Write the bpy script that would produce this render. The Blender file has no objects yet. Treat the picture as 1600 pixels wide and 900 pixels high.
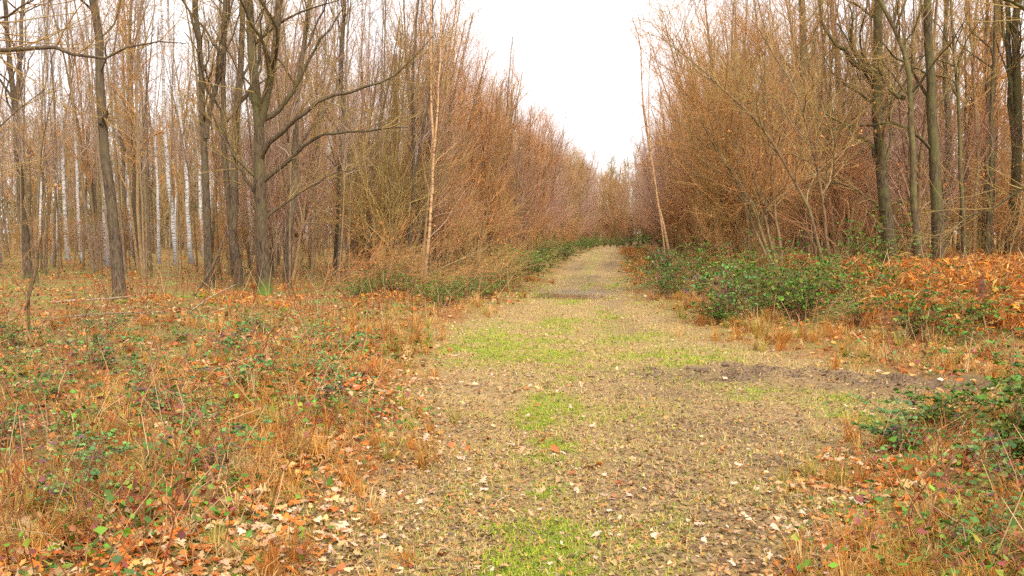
import bpy, math
import numpy as np
R = math.radians
rng = np.random.default_rng(7)
scene = bpy.context.scene
col = scene.collection

# ------------------------------------------------------------------ camera, sky, sun, exposure
cam_d = bpy.data.cameras.new('camera'); cam = bpy.data.objects.new('camera', cam_d); col.objects.link(cam)
cam.location = (0, 0, 1.6); cam.rotation_euler = (R(90 - 3.55), 0, R(6.38))
cam_d.sensor_width = 36; cam_d.lens = 31.2; cam_d.clip_start = 0.05; cam_d.clip_end = 6000
scene.camera = cam
SUN_EL, SUN_AZ = R(48), R(150)          # azimuth measured from +Y towards +X: behind the camera, to the right
world = bpy.data.worlds.new('World'); scene.world = world; world.use_nodes = True
wn, wl = world.node_tree.nodes, world.node_tree.links
wn.clear()
sky = wn.new('ShaderNodeTexSky'); sky.sky_type = 'NISHITA'; sky.sun_disc = False
sky.sun_elevation = SUN_EL; sky.sun_rotation = SUN_AZ
sky.air_density = 1.0; sky.dust_density = 4.0; sky.ozone_density = 1.0
hs = wn.new('ShaderNodeHueSaturation'); hs.inputs['Saturation'].default_value = 0.10   # overcast: nearly colourless
wmix = wn.new('ShaderNodeMix'); wmix.data_type = 'RGBA'; wmix.inputs['Factor'].default_value = 0.75
wmix.inputs['B'].default_value = (8.8, 8.75, 9.0, 1)                                      # even cloud layer
bg = wn.new('ShaderNodeBackground'); bg.inputs['Strength'].default_value = 0.075
wo = wn.new('ShaderNodeOutputWorld')
wl.new(sky.outputs[0], hs.inputs['Color']); wl.new(hs.outputs[0], wmix.inputs['A'])
wl.new(wmix.outputs['Result'], bg.inputs['Color']); wl.new(bg.outputs[0], wo.inputs['Surface'])
sun_d = bpy.data.lights.new('sun', 'SUN'); sun_d.energy = 1.5; sun_d.angle = R(12); sun_d.color = (1, 0.985, 0.95)
sun = bpy.data.objects.new('sun', sun_d); col.objects.link(sun)
sun.rotation_euler = (R(90) - SUN_EL, 0, -SUN_AZ + math.pi)
sun.location = (20, -30, 40)
vs = scene.view_settings
vs.view_transform = 'Standard'; vs.look = 'None'; vs.gamma = 1; vs.use_curve_mapping = False; vs.exposure = 1.68
scene.render.engine = 'CYCLES'
scene.cycles.max_bounces = 5; scene.cycles.diffuse_bounces = 3; scene.cycles.glossy_bounces = 2
scene.cycles.transmission_bounces = 3; scene.cycles.transparent_max_bounces = 6
scene.cycles.use_adaptive_sampling = True; scene.cycles.adaptive_threshold = 0.03; scene.cycles.use_denoising = False

# ------------------------------------------------------------------ helpers
def smooth(a, b, x):
    t = np.clip((x - a) / (b - a), 0, 1); return t * t * (3 - 2 * t)
def _hash(ix, iy, s):
    h = (ix * 374761393 + iy * 668265263 + s * 1442695041) & 0xffffffff
    h = ((h ^ (h >> 13)) * 1274126177) & 0xffffffff
    return ((h ^ (h >> 16)) & 0xffff) / 65535.0
def noise2(x, y, s=0):
    x = np.asarray(x, float); y = np.asarray(y, float)
    ix = np.floor(x).astype(np.int64); iy = np.floor(y).astype(np.int64)
    fx = x - ix; fy = y - iy
    fx = fx * fx * (3 - 2 * fx); fy = fy * fy * (3 - 2 * fy)
    a = _hash(ix, iy, s); b = _hash(ix + 1, iy, s); c = _hash(ix, iy + 1, s); d = _hash(ix + 1, iy + 1, s)
    return (a + (b - a) * fx) * (1 - fy) + (c + (d - c) * fx) * fy
def fbm(x, y, f, o=4, s=0):
    v = 0; a = 0.5; t = 0
    for k in range(o):
        v = v + a * noise2(x * f + k * 17.3, y * f - k * 9.1, s + k); t += a; a *= 0.5; f *= 2.07
    return v / t
def nrm(v): return v / np.maximum(np.linalg.norm(v, axis=-1, keepdims=True), 1e-9)

class Geo:
    def __init__(s): s.V = []; s.F = []; s.C = []; s.n = 0
    def add(s, V, F, C=None):
        V = np.asarray(V, np.float32).reshape(-1, 3)
        s.V.append(V); s.F.append(np.asarray(F, np.int64) + s.n); s.n += len(V)
        if C is not None: s.C.append(np.broadcast_to(np.asarray(C, np.float32), (len(V), 3)))
        return s
    def merge(s, o):
        for f in o.F: s.F.append(f + s.n)
        s.V += o.V; s.C += o.C; s.n += o.n; return s
    def mesh(s, name, mat, shade=True):
        me = bpy.data.meshes.new(name)
        V = np.concatenate(s.V)
        me.vertices.add(len(V)); me.vertices.foreach_set('co', V.ravel())
        li = np.concatenate([f.ravel() for f in s.F]); tot = np.concatenate([np.full(len(f), f.shape[1]) for f in s.F])
        me.loops.add(len(li)); me.loops.foreach_set('vertex_index', li.astype(np.int32))
        me.polygons.add(len(tot)); st = np.concatenate([[0], np.cumsum(tot)[:-1]])
        me.polygons.foreach_set('loop_start', st.astype(np.int32))
        me.update(calc_edges=True)
        me.polygons.foreach_set('use_smooth', np.full(len(tot), shade))
        if s.C:
            C = np.concatenate(s.C); a = me.color_attributes.new('Col', 'FLOAT_COLOR', 'POINT')
            a.data.foreach_set('color', np.concatenate([C, np.ones((len(C), 1), np.float32)], 1).ravel())
        me.materials.append(mat); me.update()
        return me
def link(name, me, parent=None, loc=None):
    o = bpy.data.objects.new(name, me); col.objects.link(o)
    if parent is not None: o.parent = parent
    if loc is not None: o.location = loc
    return o
def tag(o, label=None, cat=None, group=None, kind=None):
    if label: o['label'] = label
    if cat: o['category'] = cat
    if group: o['group'] = group
    if kind: o['kind'] = kind
    return o
def empty(name, loc): return link(name, None, None, loc)
def lin(h):
    c = np.array([int(h[i:i + 2], 16) for i in (0, 2, 4)]) / 255.
    return np.where(c <= 0.04045, c / 12.92, ((c + 0.055) / 1.055) ** 2.4)
def pick(cols, n, r, jit=0.15):
    c = np.array(cols)[r.integers(0, len(cols), n)]
    return np.clip(c * (1 + jit * r.standard_normal((n, 1))) * (1 + 0.05 * r.standard_normal((n, 3))), 0.004, 0.95)

# ------------------------------------------------------------------ materials
def new_mat(name):
    m = bpy.data.materials.new(name); m.use_nodes = True
    nt = m.node_tree; b = nt.nodes['Principled BSDF']
    return m, nt, nt.nodes, nt.links, b
def mixc(nd, lk, fac, a, b, blend='MIX'):
    x = nd.new('ShaderNodeMix'); x.data_type = 'RGBA'; x.blend_type = blend
    for sock, v in (('Factor', fac), ('A', a), ('B', b)):
        if hasattr(v, 'links'): lk.new(v, x.inputs[sock])
        elif sock == 'Factor': x.inputs[sock].default_value = v
        else: x.inputs[sock].default_value = (*v[:3], 1)
    return x.outputs['Result']
def noise_n(nd, lk, vec, scale, detail=4, rough=0.6):
    n = nd.new('ShaderNodeTexNoise'); n.inputs['Scale'].default_value = scale
    n.inputs['Detail'].default_value = detail; n.inputs['Roughness'].default_value = rough
    lk.new(vec, n.inputs['Vector']); return n.outputs['Fac']
def ramp(nd, lk, fac, lo, hi):
    r = nd.new('ShaderNodeMapRange'); r.inputs['From Min'].default_value = lo; r.inputs['From Max'].default_value = hi
    lk.new(fac, r.inputs['Value']); return r.outputs['Result']
def scaled(nd, lk, vec, s):
    m = nd.new('ShaderNodeMapping'); m.inputs['Scale'].default_value = s; lk.new(vec, m.inputs['Vector']); return m.outputs[0]
def leafy(name, trans=0.3, rough=0.6, spec=0.3):
    m, nt, nd, lk, b = new_mat(name)
    a = nd.new('ShaderNodeAttribute'); a.attribute_name = 'Col'
    oi = nd.new('ShaderNodeObjectInfo')
    hv = nd.new('ShaderNodeHueSaturation'); lk.new(a.outputs['Color'], hv.inputs['Color'])
    lk.new(ramp(nd, lk, oi.outputs['Random'], -0.9, 2.0), hv.inputs['Value'])
    hv.inputs['Value'].default_value = 1
    mr = hv.inputs['Value'].links[0].from_node; mr.inputs['To Min'].default_value = 0.55; mr.inputs['To Max'].default_value = 1.6
    lk.new(hv.outputs[0], b.inputs['Base Color'])
    b.inputs['Roughness'].default_value = rough; b.inputs['Specular IOR Level'].default_value = spec
    t = nd.new('ShaderNodeBsdfTranslucent'); lk.new(hv.outputs[0], t.inputs['Color'])
    mx = nd.new('ShaderNodeMixShader'); mx.inputs[0].default_value = trans
    lk.new(b.outputs[0], mx.inputs[1]); lk.new(t.outputs[0], mx.inputs[2])
    lk.new(mx.outputs[0], nd['Material Output'].inputs['Surface'])
    return m
def bark(name, c1, c2, c3, moss=0.0, moss_h=0.7, scale=(14, 14, 3), rough=0.9, bump=0.6):
    m, nt, nd, lk, b = new_mat(name)
    tc = nd.new('ShaderNodeTexCoord'); v = scaled(nd, lk, tc.outputs['Object'], scale)
    n1 = noise_n(nd, lk, v, 2.0, 6, 0.7); n2 = noise_n(nd, lk, tc.outputs['Object'], 1.1, 3)
    c = mixc(nd, lk, ramp(nd, lk, n1, 0.38, 0.62), c1, c2)
    c = mixc(nd, lk, ramp(nd, lk, n2, 0.45, 0.7), c, c3)
    oi = nd.new('ShaderNodeObjectInfo')
    hv = nd.new('ShaderNodeHueSaturation'); lk.new(c, hv.inputs['Color'])
    mr = nd.new('ShaderNodeMapRange'); lk.new(oi.outputs['Random'], mr.inputs['Value'])
    mr.inputs['To Min'].default_value = 0.75; mr.inputs['To Max'].default_value = 1.25
    lk.new(mr.outputs[0], hv.inputs['Value']); c = hv.outputs[0]
    if moss > 0:   # green moss cushion growing on the trunk's foot
        sp = nd.new('ShaderNodeSeparateXYZ'); lk.new(tc.outputs['Object'], sp.inputs[0])
        mz = nd.new('ShaderNodeMath'); mz.operation = 'MULTIPLY_ADD'; lk.new(n2, mz.inputs[0])
        mz.inputs[1].default_value = -1.6 * moss_h; lk.new(sp.outputs['Z'], mz.inputs[2])
        f = nd.new('ShaderNodeMapRange'); lk.new(mz.outputs[0], f.inputs['Value'])
        f.inputs['From Min'].default_value = -0.9 * moss_h; f.inputs['From Max'].default_value = 0.25 * moss_h
        f.inputs['To Min'].default_value = moss; f.inputs['To Max'].default_value = 0
        c = mixc(nd, lk, f.outputs[0], c, (0.12, 0.20, 0.02))
    lk.new(c, b.inputs['Base Color']); b.inputs['Roughness'].default_value = rough
    b.inputs['Specular IOR Level'].default_value = 0.2
    bp = nd.new('ShaderNodeBump'); bp.inputs['Strength'].default_value = bump; bp.inputs['Distance'].default_value = 0.03
    lk.new(n1, bp.inputs['Height']); lk.new(bp.outputs[0], b.inputs['Normal'])
    return m
def twig_mat(name, cols):
    m, nt, nd, lk, b = new_mat(name)
    oi = nd.new('ShaderNodeObjectInfo'); tc = nd.new('ShaderNodeTexCoord')
    n = noise_n(nd, lk, tc.outputs['Object'], 0.9, 3, 0.6)
    c = mixc(nd, lk, ramp(nd, lk, n, 0.35, 0.65), cols[0], cols[1])
    c = mixc(nd, lk, ramp(nd, lk, oi.outputs['Random'], 0.0, 1.6), c, cols[2])
    lk.new(c, b.inputs['Base Color']); b.inputs['Roughness'].default_value = 0.75; b.inputs['Specular IOR Level'].default_value = 0.25
    return m
def birch_mat(name, base, dark):
    m, nt, nd, lk, b = new_mat(name)
    tc = nd.new('ShaderNodeTexCoord')
    n = noise_n(nd, lk, scaled(nd, lk, tc.outputs['Object'], (5, 5, 26)), 1.0, 3, 0.6)
    n2 = noise_n(nd, lk, tc.outputs['Object'], 3.0, 3, 0.6)
    sp = nd.new('ShaderNodeSeparateXYZ'); lk.new(tc.outputs['Object'], sp.inputs[0])
    c = mixc(nd, lk, ramp(nd, lk, n, 0.52, 0.6), base, dark)
    c = mixc(nd, lk, ramp(nd, lk, n2, 0.52, 0.75), c, tuple(0.55 * x for x in base))
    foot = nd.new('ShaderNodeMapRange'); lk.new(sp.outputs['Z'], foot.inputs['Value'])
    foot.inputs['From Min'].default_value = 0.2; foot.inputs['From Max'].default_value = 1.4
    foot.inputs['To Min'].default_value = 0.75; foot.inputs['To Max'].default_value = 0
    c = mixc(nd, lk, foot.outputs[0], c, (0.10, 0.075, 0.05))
    lk.new(c, b.inputs['Base Color']); b.inputs['Roughness'].default_value = 0.7
    return m

M = {}
M['bark'] = bark('bark_olive_brown', (0.035, 0.024, 0.016), (0.17, 0.112, 0.066), (0.13, 0.10, 0.05), 0.2, 0.3)
M['bark_moss'] = bark('bark_mossy', (0.03, 0.021, 0.013), (0.15, 0.10, 0.055), (0.12, 0.10, 0.04), 0.85, 0.5)
M['bark_green'] = bark('bark_green_algae', (0.03, 0.022, 0.012), (0.15, 0.105, 0.05), (0.12, 0.11, 0.035), 0.7, 0.55)
M['bark_thin'] = bark('bark_thicket', (0.12, 0.07, 0.035), (0.32, 0.19, 0.09), (0.24, 0.19, 0.075), 0.3, 0.4)
M['bark_pale'] = bark('bark_pole', (0.08, 0.052, 0.032), (0.26, 0.17, 0.095), (0.20, 0.15, 0.06), 0.3, 0.4)
M['far'] = twig_mat('far_wood_twigs', [(0.28, 0.20, 0.09), (0.24, 0.18, 0.075), (0.30, 0.21, 0.095)])
M['bark_orange'] = birch_mat('bark_orange_birch', (0.50, 0.29, 0.13), (0.16, 0.07, 0.03))
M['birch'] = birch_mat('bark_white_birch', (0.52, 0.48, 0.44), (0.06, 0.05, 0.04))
M['deadwood'] = bark('dead_wood', (0.16, 0.12, 0.08), (0.34, 0.26, 0.17), (0.2, 0.17, 0.1), 0, scale=(20, 20, 6))
M['twig'] = twig_mat('twigs_reddish', [(0.47, 0.19, 0.055), (0.36, 0.18, 0.055), (0.42, 0.25, 0.085)])
M['twig_olive'] = twig_mat('twigs_olive', [(0.33, 0.21, 0.065), (0.26, 0.19, 0.055), (0.38, 0.21, 0.07)])
M['twig_mauve'] = twig_mat('twigs_mauve_grey', [(0.39, 0.22, 0.14), (0.34, 0.20, 0.15), (0.42, 0.26, 0.15)])
M['twig_red'] = twig_mat('twigs_purple_red', [(0.44, 0.18, 0.07), (0.34, 0.16, 0.085), (0.42, 0.24, 0.10)])
M['twig_grey'] = twig_mat('twigs_grey', [(0.32, 0.21, 0.15), (0.26, 0.17, 0.12), (0.34, 0.23, 0.14)])
M['leaf'] = leafy('dry_leaves', 0.2, 0.65, 0.25)
M['bramble'] = leafy('bramble_leaves', 0.25, 0.5, 0.3)
M['grass'] = leafy('grass_blades', 0.35, 0.6, 0.25)
M['bracken'] = leafy('bracken_fronds', 0.35, 0.7, 0.2)
M['clod'] = bark('mud_clods', (0.09, 0.055, 0.035), (0.28, 0.18, 0.11), (0.2, 0.125, 0.075), 0, scale=(20, 20, 20))
M['stump'] = bark('stump_wood', (0.05, 0.016, 0.01), (0.26, 0.09, 0.045), (0.16, 0.06, 0.03), 0, scale=(30, 30, 4))
M['moss'] = bark('moss_cushion', (0.10, 0.17, 0.01), (0.2, 0.3, 0.02), (0.14, 0.16, 0.02), 0, scale=(30, 30, 30))

# ------------------------------------------------------------------ the lie of the land
_yl = [-50, 0, 4, 6.5, 9.2, 14, 18.5, 23, 30, 55, 110, 140]; _xl = [-1.5, -1.5, -1.5, -1.5, -2.2, -2.9, -2.2, -2.1, -2.1, -2.5, -1.2, 3.0]
_yr = [-50, 0, 4, 5.7, 7.6, 9.2, 11, 14, 18.5, 23, 37, 55, 110, 140]; _xr = [1.0, 1.0, 1.1, 1.4, 2.5, 3.6, 2.8, 1.5, 0.95, 0.45, 0.5, 0.6, 1.2, 5.5]
def edges(x, y):
    j = 0.35 * (fbm(x, y, 1.3, 3, 5) - 0.5)
    return np.interp(y, _yl, _xl) + 2 * j, np.interp(y, _yr, _xr) + 2 * j
def on_path(x, y, soft=0.5):
    l, r = edges(x, y); return smooth(-soft, soft, x - l) * smooth(-soft, soft, r - x)
def blobs(x, y, L):
    v = 0
    for bx, by, rx, ry, s in L: v = np.maximum(v, s * np.exp(-((x - bx) / rx) ** 2 - ((y - by) / ry) ** 2))
    return v
GRASS = [(-0.38, 4.2, 0.19, 1.1, 1.7), (-0.40, 5.8, 0.16, 0.9, 1.3), (-0.55, 7.8, 0.22, 1.3, 1.0), (-1.7, 12.6, 0.6, 2.0, 0.85), (-0.9, 14.5, 0.35, 3.0, 0.55), (-0.65, 10.3, .28, 1.6, .9),
         (1.7, 8.8, 0.6, 0.35, 0.8), (1.15, 4.0, 0.35, 0.6, 0.95), (1.5, 5.4, 0.3, 0.6, 0.7), (0.9, 11.4, 0.7, 0.9, 0.75), (2.1, 7.5, 0.4, 0.5, 0.7), (0.4, 13.5, .6, 1.5, .6),
         (-1.0, 21.2, 0.35, 1.3, 0.9), (-0.7, 27.5, 0.25, 2.5, 0.9), (-2.0, 25, 0.35, 2.5, 0.9), (0.15, 29, 0.4, 3, 0.8), (-1.0, 38, 0.35, 8, 0.6), (-1.0, 60, 0.5, 14, 0.5), (-0.1, 17, .35, 2, .5)]
MUD = [(1.6, 10.0, 1.4, 0.6, 1.2), (3.2, 9.5, 1.2, 0.5, 1.3), (0.6, 9.0, 0.7, 0.5, 0.7), (0.9, 7.3, 0.7, 0.6, 0.75), (0.35, 5.9, 0.4, 0.8, 0.55), (1.2, 6.2, .4, .5, .7), (-1.0, 24.6, 1.1, 1.9, 1.0),
       (-0.8, 31, 0.9, 3.5, 0.8), (-1.6, 42, .5, 5, .6), (-.1, 45, .4, 6, .6), (0.0, 20, 0.3, 2.5, 0.5), (0.2, 15.5, .35, 2, .35), (0.75, 4.8, .35, .7, .6)]
def tread(x, y):
    yc = 10.35 - 0.14 * (x - 1.2) ** 2 - 0.12 * x
    d = y - yc; on = smooth(0.7, 1.6, x) * (1 - smooth(4.2, 5.5, x))
    w = np.exp(-(d / 0.2) ** 4)
    return on * (-0.10 * w + 0.07 * np.exp(-((np.abs(d) - 0.33) / 0.13) ** 2) + 0.045 * w * np.sign(np.sin((x + 0.45 * np.abs(d)) * 2 * math.pi / 0.22)))
def H(x, y):
    x = np.asarray(x, float); y = np.asarray(y, float)
    l, r = np.interp(y, _yl, _xl), np.interp(y, _yr, _xr)
    far = 1 - smooth(60, 200, np.hypot(x, y))
    h = 0.16 * (fbm(x, y, 0.22, 3, 1) - 0.5) * smooth(2, 10, y) + 0.09 * (fbm(x, y, 1.5, 3, 2) - 0.5)
    p = smooth(-0.6, 0.3, x - l) * smooth(-0.6, 0.3, r - x)
    h = h * (1 - 0.55 * p) + (1 - p) * (0.05 + 0.06 * fbm(x, y, 1.1, 2, 9))
    h = h + 0.5 * smooth(0.4, 4.0, x - r) * smooth(11, 19, y)
    mud = np.clip(blobs(x, y, MUD), 0, 1) * (1 - .9 * np.exp(-((x + 1.05) / 1.6) ** 2 - ((y - 22.7) / 1.4) ** 2))
    h = h + (0.06 + 0.10 * mud) * (fbm(x, y, 5.0, 4, 3) - 0.5) + mud * 0.10 * (fbm(x, y, 11, 2, 4) - 0.5)
    xc = 0.5 * (l + r)
    for s in (-0.75, 0.75): h = h - 0.05 * np.exp(-((x - xc - s) / 0.24) ** 2) * p * smooth(11, 16, y)
    h = h * (1 - .95 * np.exp(-(((x + 1.05) / 2.6) ** 4) - ((y - 22.7) / 2.2) ** 4))
    h = h + tread(x, y) - 0.08 * np.exp(-((x + 1.05) / (1.25 + .25 * np.sin(2.1 * y))) ** 4 - ((y - 22.9 - .25 * np.sin(2.3 * x)) / 1.15) ** 4)
    return h * far
def axis(fine0, fine1, step, out, n):
    a = np.arange(fine0, fine1 + 1e-6, step)
    up = fine1 + (np.geomspace(step * 1.3, out, n)); dn = fine0 - (np.geomspace(step * 1.3, out, n))
    return np.concatenate([dn[::-1], a, up])
gx = axis(-4.2, 4.6, 0.045, 3000, 76); gy = np.concatenate([-np.geomspace(3, 3000, 14)[::-1], np.arange(2.6, 12.5, 0.045), 12.5 + np.geomspace(0.05, 3000, 190)])
X, Y = np.meshgrid(gx, gy); Z = H(X, Y); nx, ny = len(gx), len(gy)
ii = (np.arange(ny - 1)[:, None] * nx + np.arange(nx - 1)[None]).ravel()
g = Geo().add(np.stack([X, Y, Z], -1), np.stack([ii, ii + 1, ii + nx + 1, ii + nx], 1))

def ground_mat():
    m, nt, nd, lk, b = new_mat('woodland_floor')
    tc = nd.new('ShaderNodeTexCoord'); P = tc.outputs['Object']
    def attr(n):
        a = nd.new('ShaderNodeAttribute'); a.attribute_name = n; return a.outputs['Fac']
    n_f = noise_n(nd, lk, P, 38, 6, 0.75); n_m = noise_n(nd, lk, P, 5.5, 5, 0.65); n_l = noise_n(nd, lk, P, 0.8, 4, 0.6)
    vo = nd.new('ShaderNodeTexVoronoi'); vo.inputs['Scale'].default_value = 22; lk.new(P, vo.inputs['Vector'])
    bw = nd.new('ShaderNodeSeparateColor'); lk.new(vo.outputs['Color'], bw.inputs[0])
    base = mixc(nd, lk, ramp(nd, lk, n_f, 0.32, 0.68), (0.07, 0.04, 0.018), (0.52, 0.34, 0.15))  # dark end is soil, deepened in colour to suggest shaded crevices
    base = mixc(nd, lk, ramp(nd, lk, n_m, 0.35, 0.7), base, (0.34, 0.21, 0.075))
    fl = mixc(nd, lk, bw.outputs[0], (0.10, 0.04, 0.012), (0.46, 0.18, 0.04))
    fl = mixc(nd, lk, ramp(nd, lk, n_l, 0.42, 0.6), fl, (0.22, 0.19, 0.04))
    fl = mixc(nd, lk, ramp(nd, lk, n_f, 0.48, 0.66), fl, (0.045, 0.026, 0.012))  # dark soil between leaves, painted darker still for shaded gaps
    c = mixc(nd, lk, attr('floor'), base, fl)
    gcol = mixc(nd, lk, ramp(nd, lk, n_f, 0.3, 0.7), (0.14, 0.15, 0.015), (0.36, 0.36, 0.04))
    gm = nd.new('ShaderNodeMath'); gm.operation = 'MULTIPLY'; lk.new(attr('grass'), gm.inputs[0]); lk.new(ramp(nd, lk, n_m, 0.3, 0.55), gm.inputs[1])
    c = mixc(nd, lk, gm.outputs[0], c, gcol)
    mc = mixc(nd, lk, ramp(nd, lk, n_f, 0.4, 0.65), (0.07, 0.04, 0.022), (0.27, 0.17, 0.095))
    mm = nd.new('ShaderNodeMath'); mm.operation = 'MULTIPLY'; lk.new(attr('mud'), mm.inputs[0]); lk.new(ramp(nd, lk, n_m, 0.25, 0.5), mm.inputs[1])
    c = mixc(nd, lk, mm.outputs[0], c, mc)
    lk.new(c, b.inputs['Base Color']); b.inputs['Specular IOR Level'].default_value = 0.25
    rr = nd.new('ShaderNodeMapRange'); lk.new(attr('wet'), rr.inputs['Value']); rr.inputs['To Min'].default_value = 0.9; rr.inputs['To Max'].default_value = 0.5
    lk.new(rr.outputs[0], b.inputs['Roughness'])
    bp = nd.new('ShaderNodeBump'); bp.inputs['Strength'].default_value = 0.9; bp.inputs['Distance'].default_value = 0.03
    lk.new(n_f, bp.inputs['Height']); lk.new(bp.outputs[0], b.inputs['Normal'])
    return m
me = g.mesh('ground', ground_mat())
pth = on_path(X, Y)
def put(name, v):
    a = me.attributes.new(name, 'FLOAT', 'POINT'); a.data.foreach_set('value', np.clip(v, 0, 1).ravel().astype(np.float32))
nz = fbm(X, Y, 2.2, 3, 11)
def grass_mask(x, y): return np.clip(blobs(x, y, GRASS) * 1.15 * (.12 + smooth(.36, .66, fbm(x, y, 2.6, 4, 11))) + 0.25 * smooth(0.52, 0.72, fbm(x, y, 0.9, 3, 12)), 0, 1) * on_path(x, y, 0.7)
put('grass', grass_mask(X, Y)); put('mud', blobs(X, Y, MUD) * (0.25 + 1.5 * fbm(X, Y, 2.2, 4, 13)))
put('floor', 1 - pth); put('wet', blobs(X, Y, [(-1.0, 24.0, 1.5, 2.8, 1.0)]))
tag(link('ground', me), kind='structure')
# puddle across the track
m, nt, nd, lk, b = new_mat('puddle_water')
b.inputs['Base Color'].default_value = (0.16, 0.10, 0.055, 1); b.inputs['Roughness'].default_value = 0.03
tcp = nd.new('ShaderNodeTexCoord'); bpn = nd.new('ShaderNodeBump'); bpn.inputs['Strength'].default_value = 0.04; bpn.inputs['Distance'].default_value = 0.01
lk.new(noise_n(nd, lk, tcp.outputs['Object'], 12, 2), bpn.inputs['Height']); lk.new(bpn.outputs[0], b.inputs['Normal'])
a = np.linspace(0, 2 * math.pi, 48, endpoint=False); rr = 1 + 0.15 * np.sin(3 * a + 1) + 0.1 * np.sin(5 * a)
pv = np.stack([1.75 * rr * np.cos(a), 1.6 * rr * np.sin(a), 0 * a], 1)
wz = float(np.min(H(-1.05 + pv[:, 0], 22.7 + pv[:, 1]))) - 0.002
gp = Geo().add(np.concatenate([[[0, 0, 0]], pv]), [[0, 1 + i, 1 + (i + 1) % 48] for i in range(48)])
tag(link('puddle_water', gp.mesh('puddle_water', m), None, (-1.05, 22.7, wz)), kind='structure')

# ------------------------------------------------------------------ branches
def resample(pts, K, wob, r):
    pts = np.asarray(pts, float); s = np.concatenate([[0], np.cumsum(np.linalg.norm(np.diff(pts, axis=0), axis=1))])
    t = np.linspace(0, s[-1], K); q = np.stack([np.interp(t, s, pts[:, i]) for i in range(3)], 1)
    for _ in range(2): q[1:-1] = 0.25 * q[:-2] + 0.5 * q[1:-1] + 0.25 * q[2:]
    w = np.cumsum(r.standard_normal((K, 3)) * wob, 0); w -= np.linspace(0, 1, K)[:, None] * w[-1]; w[0] = 0
    return q + w
def tubes(P, Rd, S, g=None, C=None):
    P = np.asarray(P, float); Rd = np.asarray(Rd, float); N, K, _ = P.shape
    T = np.empty_like(P); T[:, 1:-1] = P[:, 2:] - P[:, :-2]; T[:, 0] = P[:, 1] - P[:, 0]; T[:, -1] = P[:, -1] - P[:, -2]; T = nrm(T)
    mean = nrm(P[:, -1] - P[:, 0]); ax = np.eye(3)[np.argmin(np.abs(mean), 1)][:, None]
    U = nrm(np.cross(T, ax)); W = np.cross(T, U)
    a = np.arange(S) * 2 * math.pi / S
    V = P[:, :, None] + Rd[:, :, None, None] * (np.cos(a)[None, None, :, None] * U[:, :, None] + np.sin(a)[None, None, :, None] * W[:, :, None])
    b = (np.arange(N)[:, None, None] * K + np.arange(K - 1)[None, :, None]) * S
    i0 = b + np.arange(S)[None, None]; i1 = b + (np.arange(S)[None, None] + 1) % S
    F = np.stack([i0, i1, i1 + S, i0 + S], -1).reshape(-1, 4)
    g = g or Geo(); g.add(V, F, None if C is None else np.repeat(C, K * S, 0)); return g
def grow(P, Rd, n, t0, t1, L, ang, up, K, r, rs=0.012, rmin=0.002, bend=0.1, wob=0.12, bias=None, tip=0.3):
    N, Kp, _ = P.shape
    idx = np.repeat(np.arange(N), n); m = len(idx)
    t = t0 + (t1 - t0) * r.random(m); f = t * (Kp - 1); i = np.minimum(f.astype(int), Kp - 2); u = (f - i)[:, None]
    p = P[idx, i] * (1 - u) + P[idx, i + 1] * u; tan = nrm(P[idx, i + 1] - P[idx, i])
    pr = Rd[idx, i] * (1 - u[:, 0]) + Rd[idx, i + 1] * u[:, 0]
    rv = nrm(r.standard_normal((m, 3))); perp = nrm(np.cross(tan, rv))
    a = np.radians(ang[0] + (ang[1] - ang[0]) * r.random(m))[:, None]
    d = np.cos(a) * tan + np.sin(a) * perp; d[:, 2] += up
    if bias is not None: d = d + np.asarray(bias)
    d = nrm(d)
    ln = (L(t, p, pr, idx) if callable(L) else L) * (0.55 + 0.7 * r.random(m)); st = ln / (K - 1)
    Q = np.empty((m, K, 3)); Q[:, 0] = p
    for k in range(1, K):
        d = d + wob * r.standard_normal((m, 3)); d[:, 2] += bend; d = nrm(d); Q[:, k] = Q[:, k - 1] + d * st[:, None]
    r0 = np.maximum(np.minimum(pr * 0.62, rs * ln), rmin)
    RR = r0[:, None] * np.linspace(1, tip, K)[None]
    return Q, np.maximum(RR, rmin * 0.6)
def leaf_quads(pos, size, cols, r, g=None):
    n = len(pos); a = nrm(r.standard_normal((n, 3))); b = nrm(np.cross(a, r.standard_normal((n, 3)))); s = size * (0.6 + 0.8 * r.random((n, 1)))
    V = np.stack([pos - a * s, pos + b * s * 0.5, pos + a * s, pos - b * s * 0.5], 1)
    g = g or Geo(); g.add(V, np.arange(n * 4).reshape(n, 4), np.repeat(cols, 4, 0)); return g
ORANGE = [(0.50, 0.17, 0.035), (0.40, 0.13, 0.03), (0.55, 0.24, 0.07)]

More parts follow.
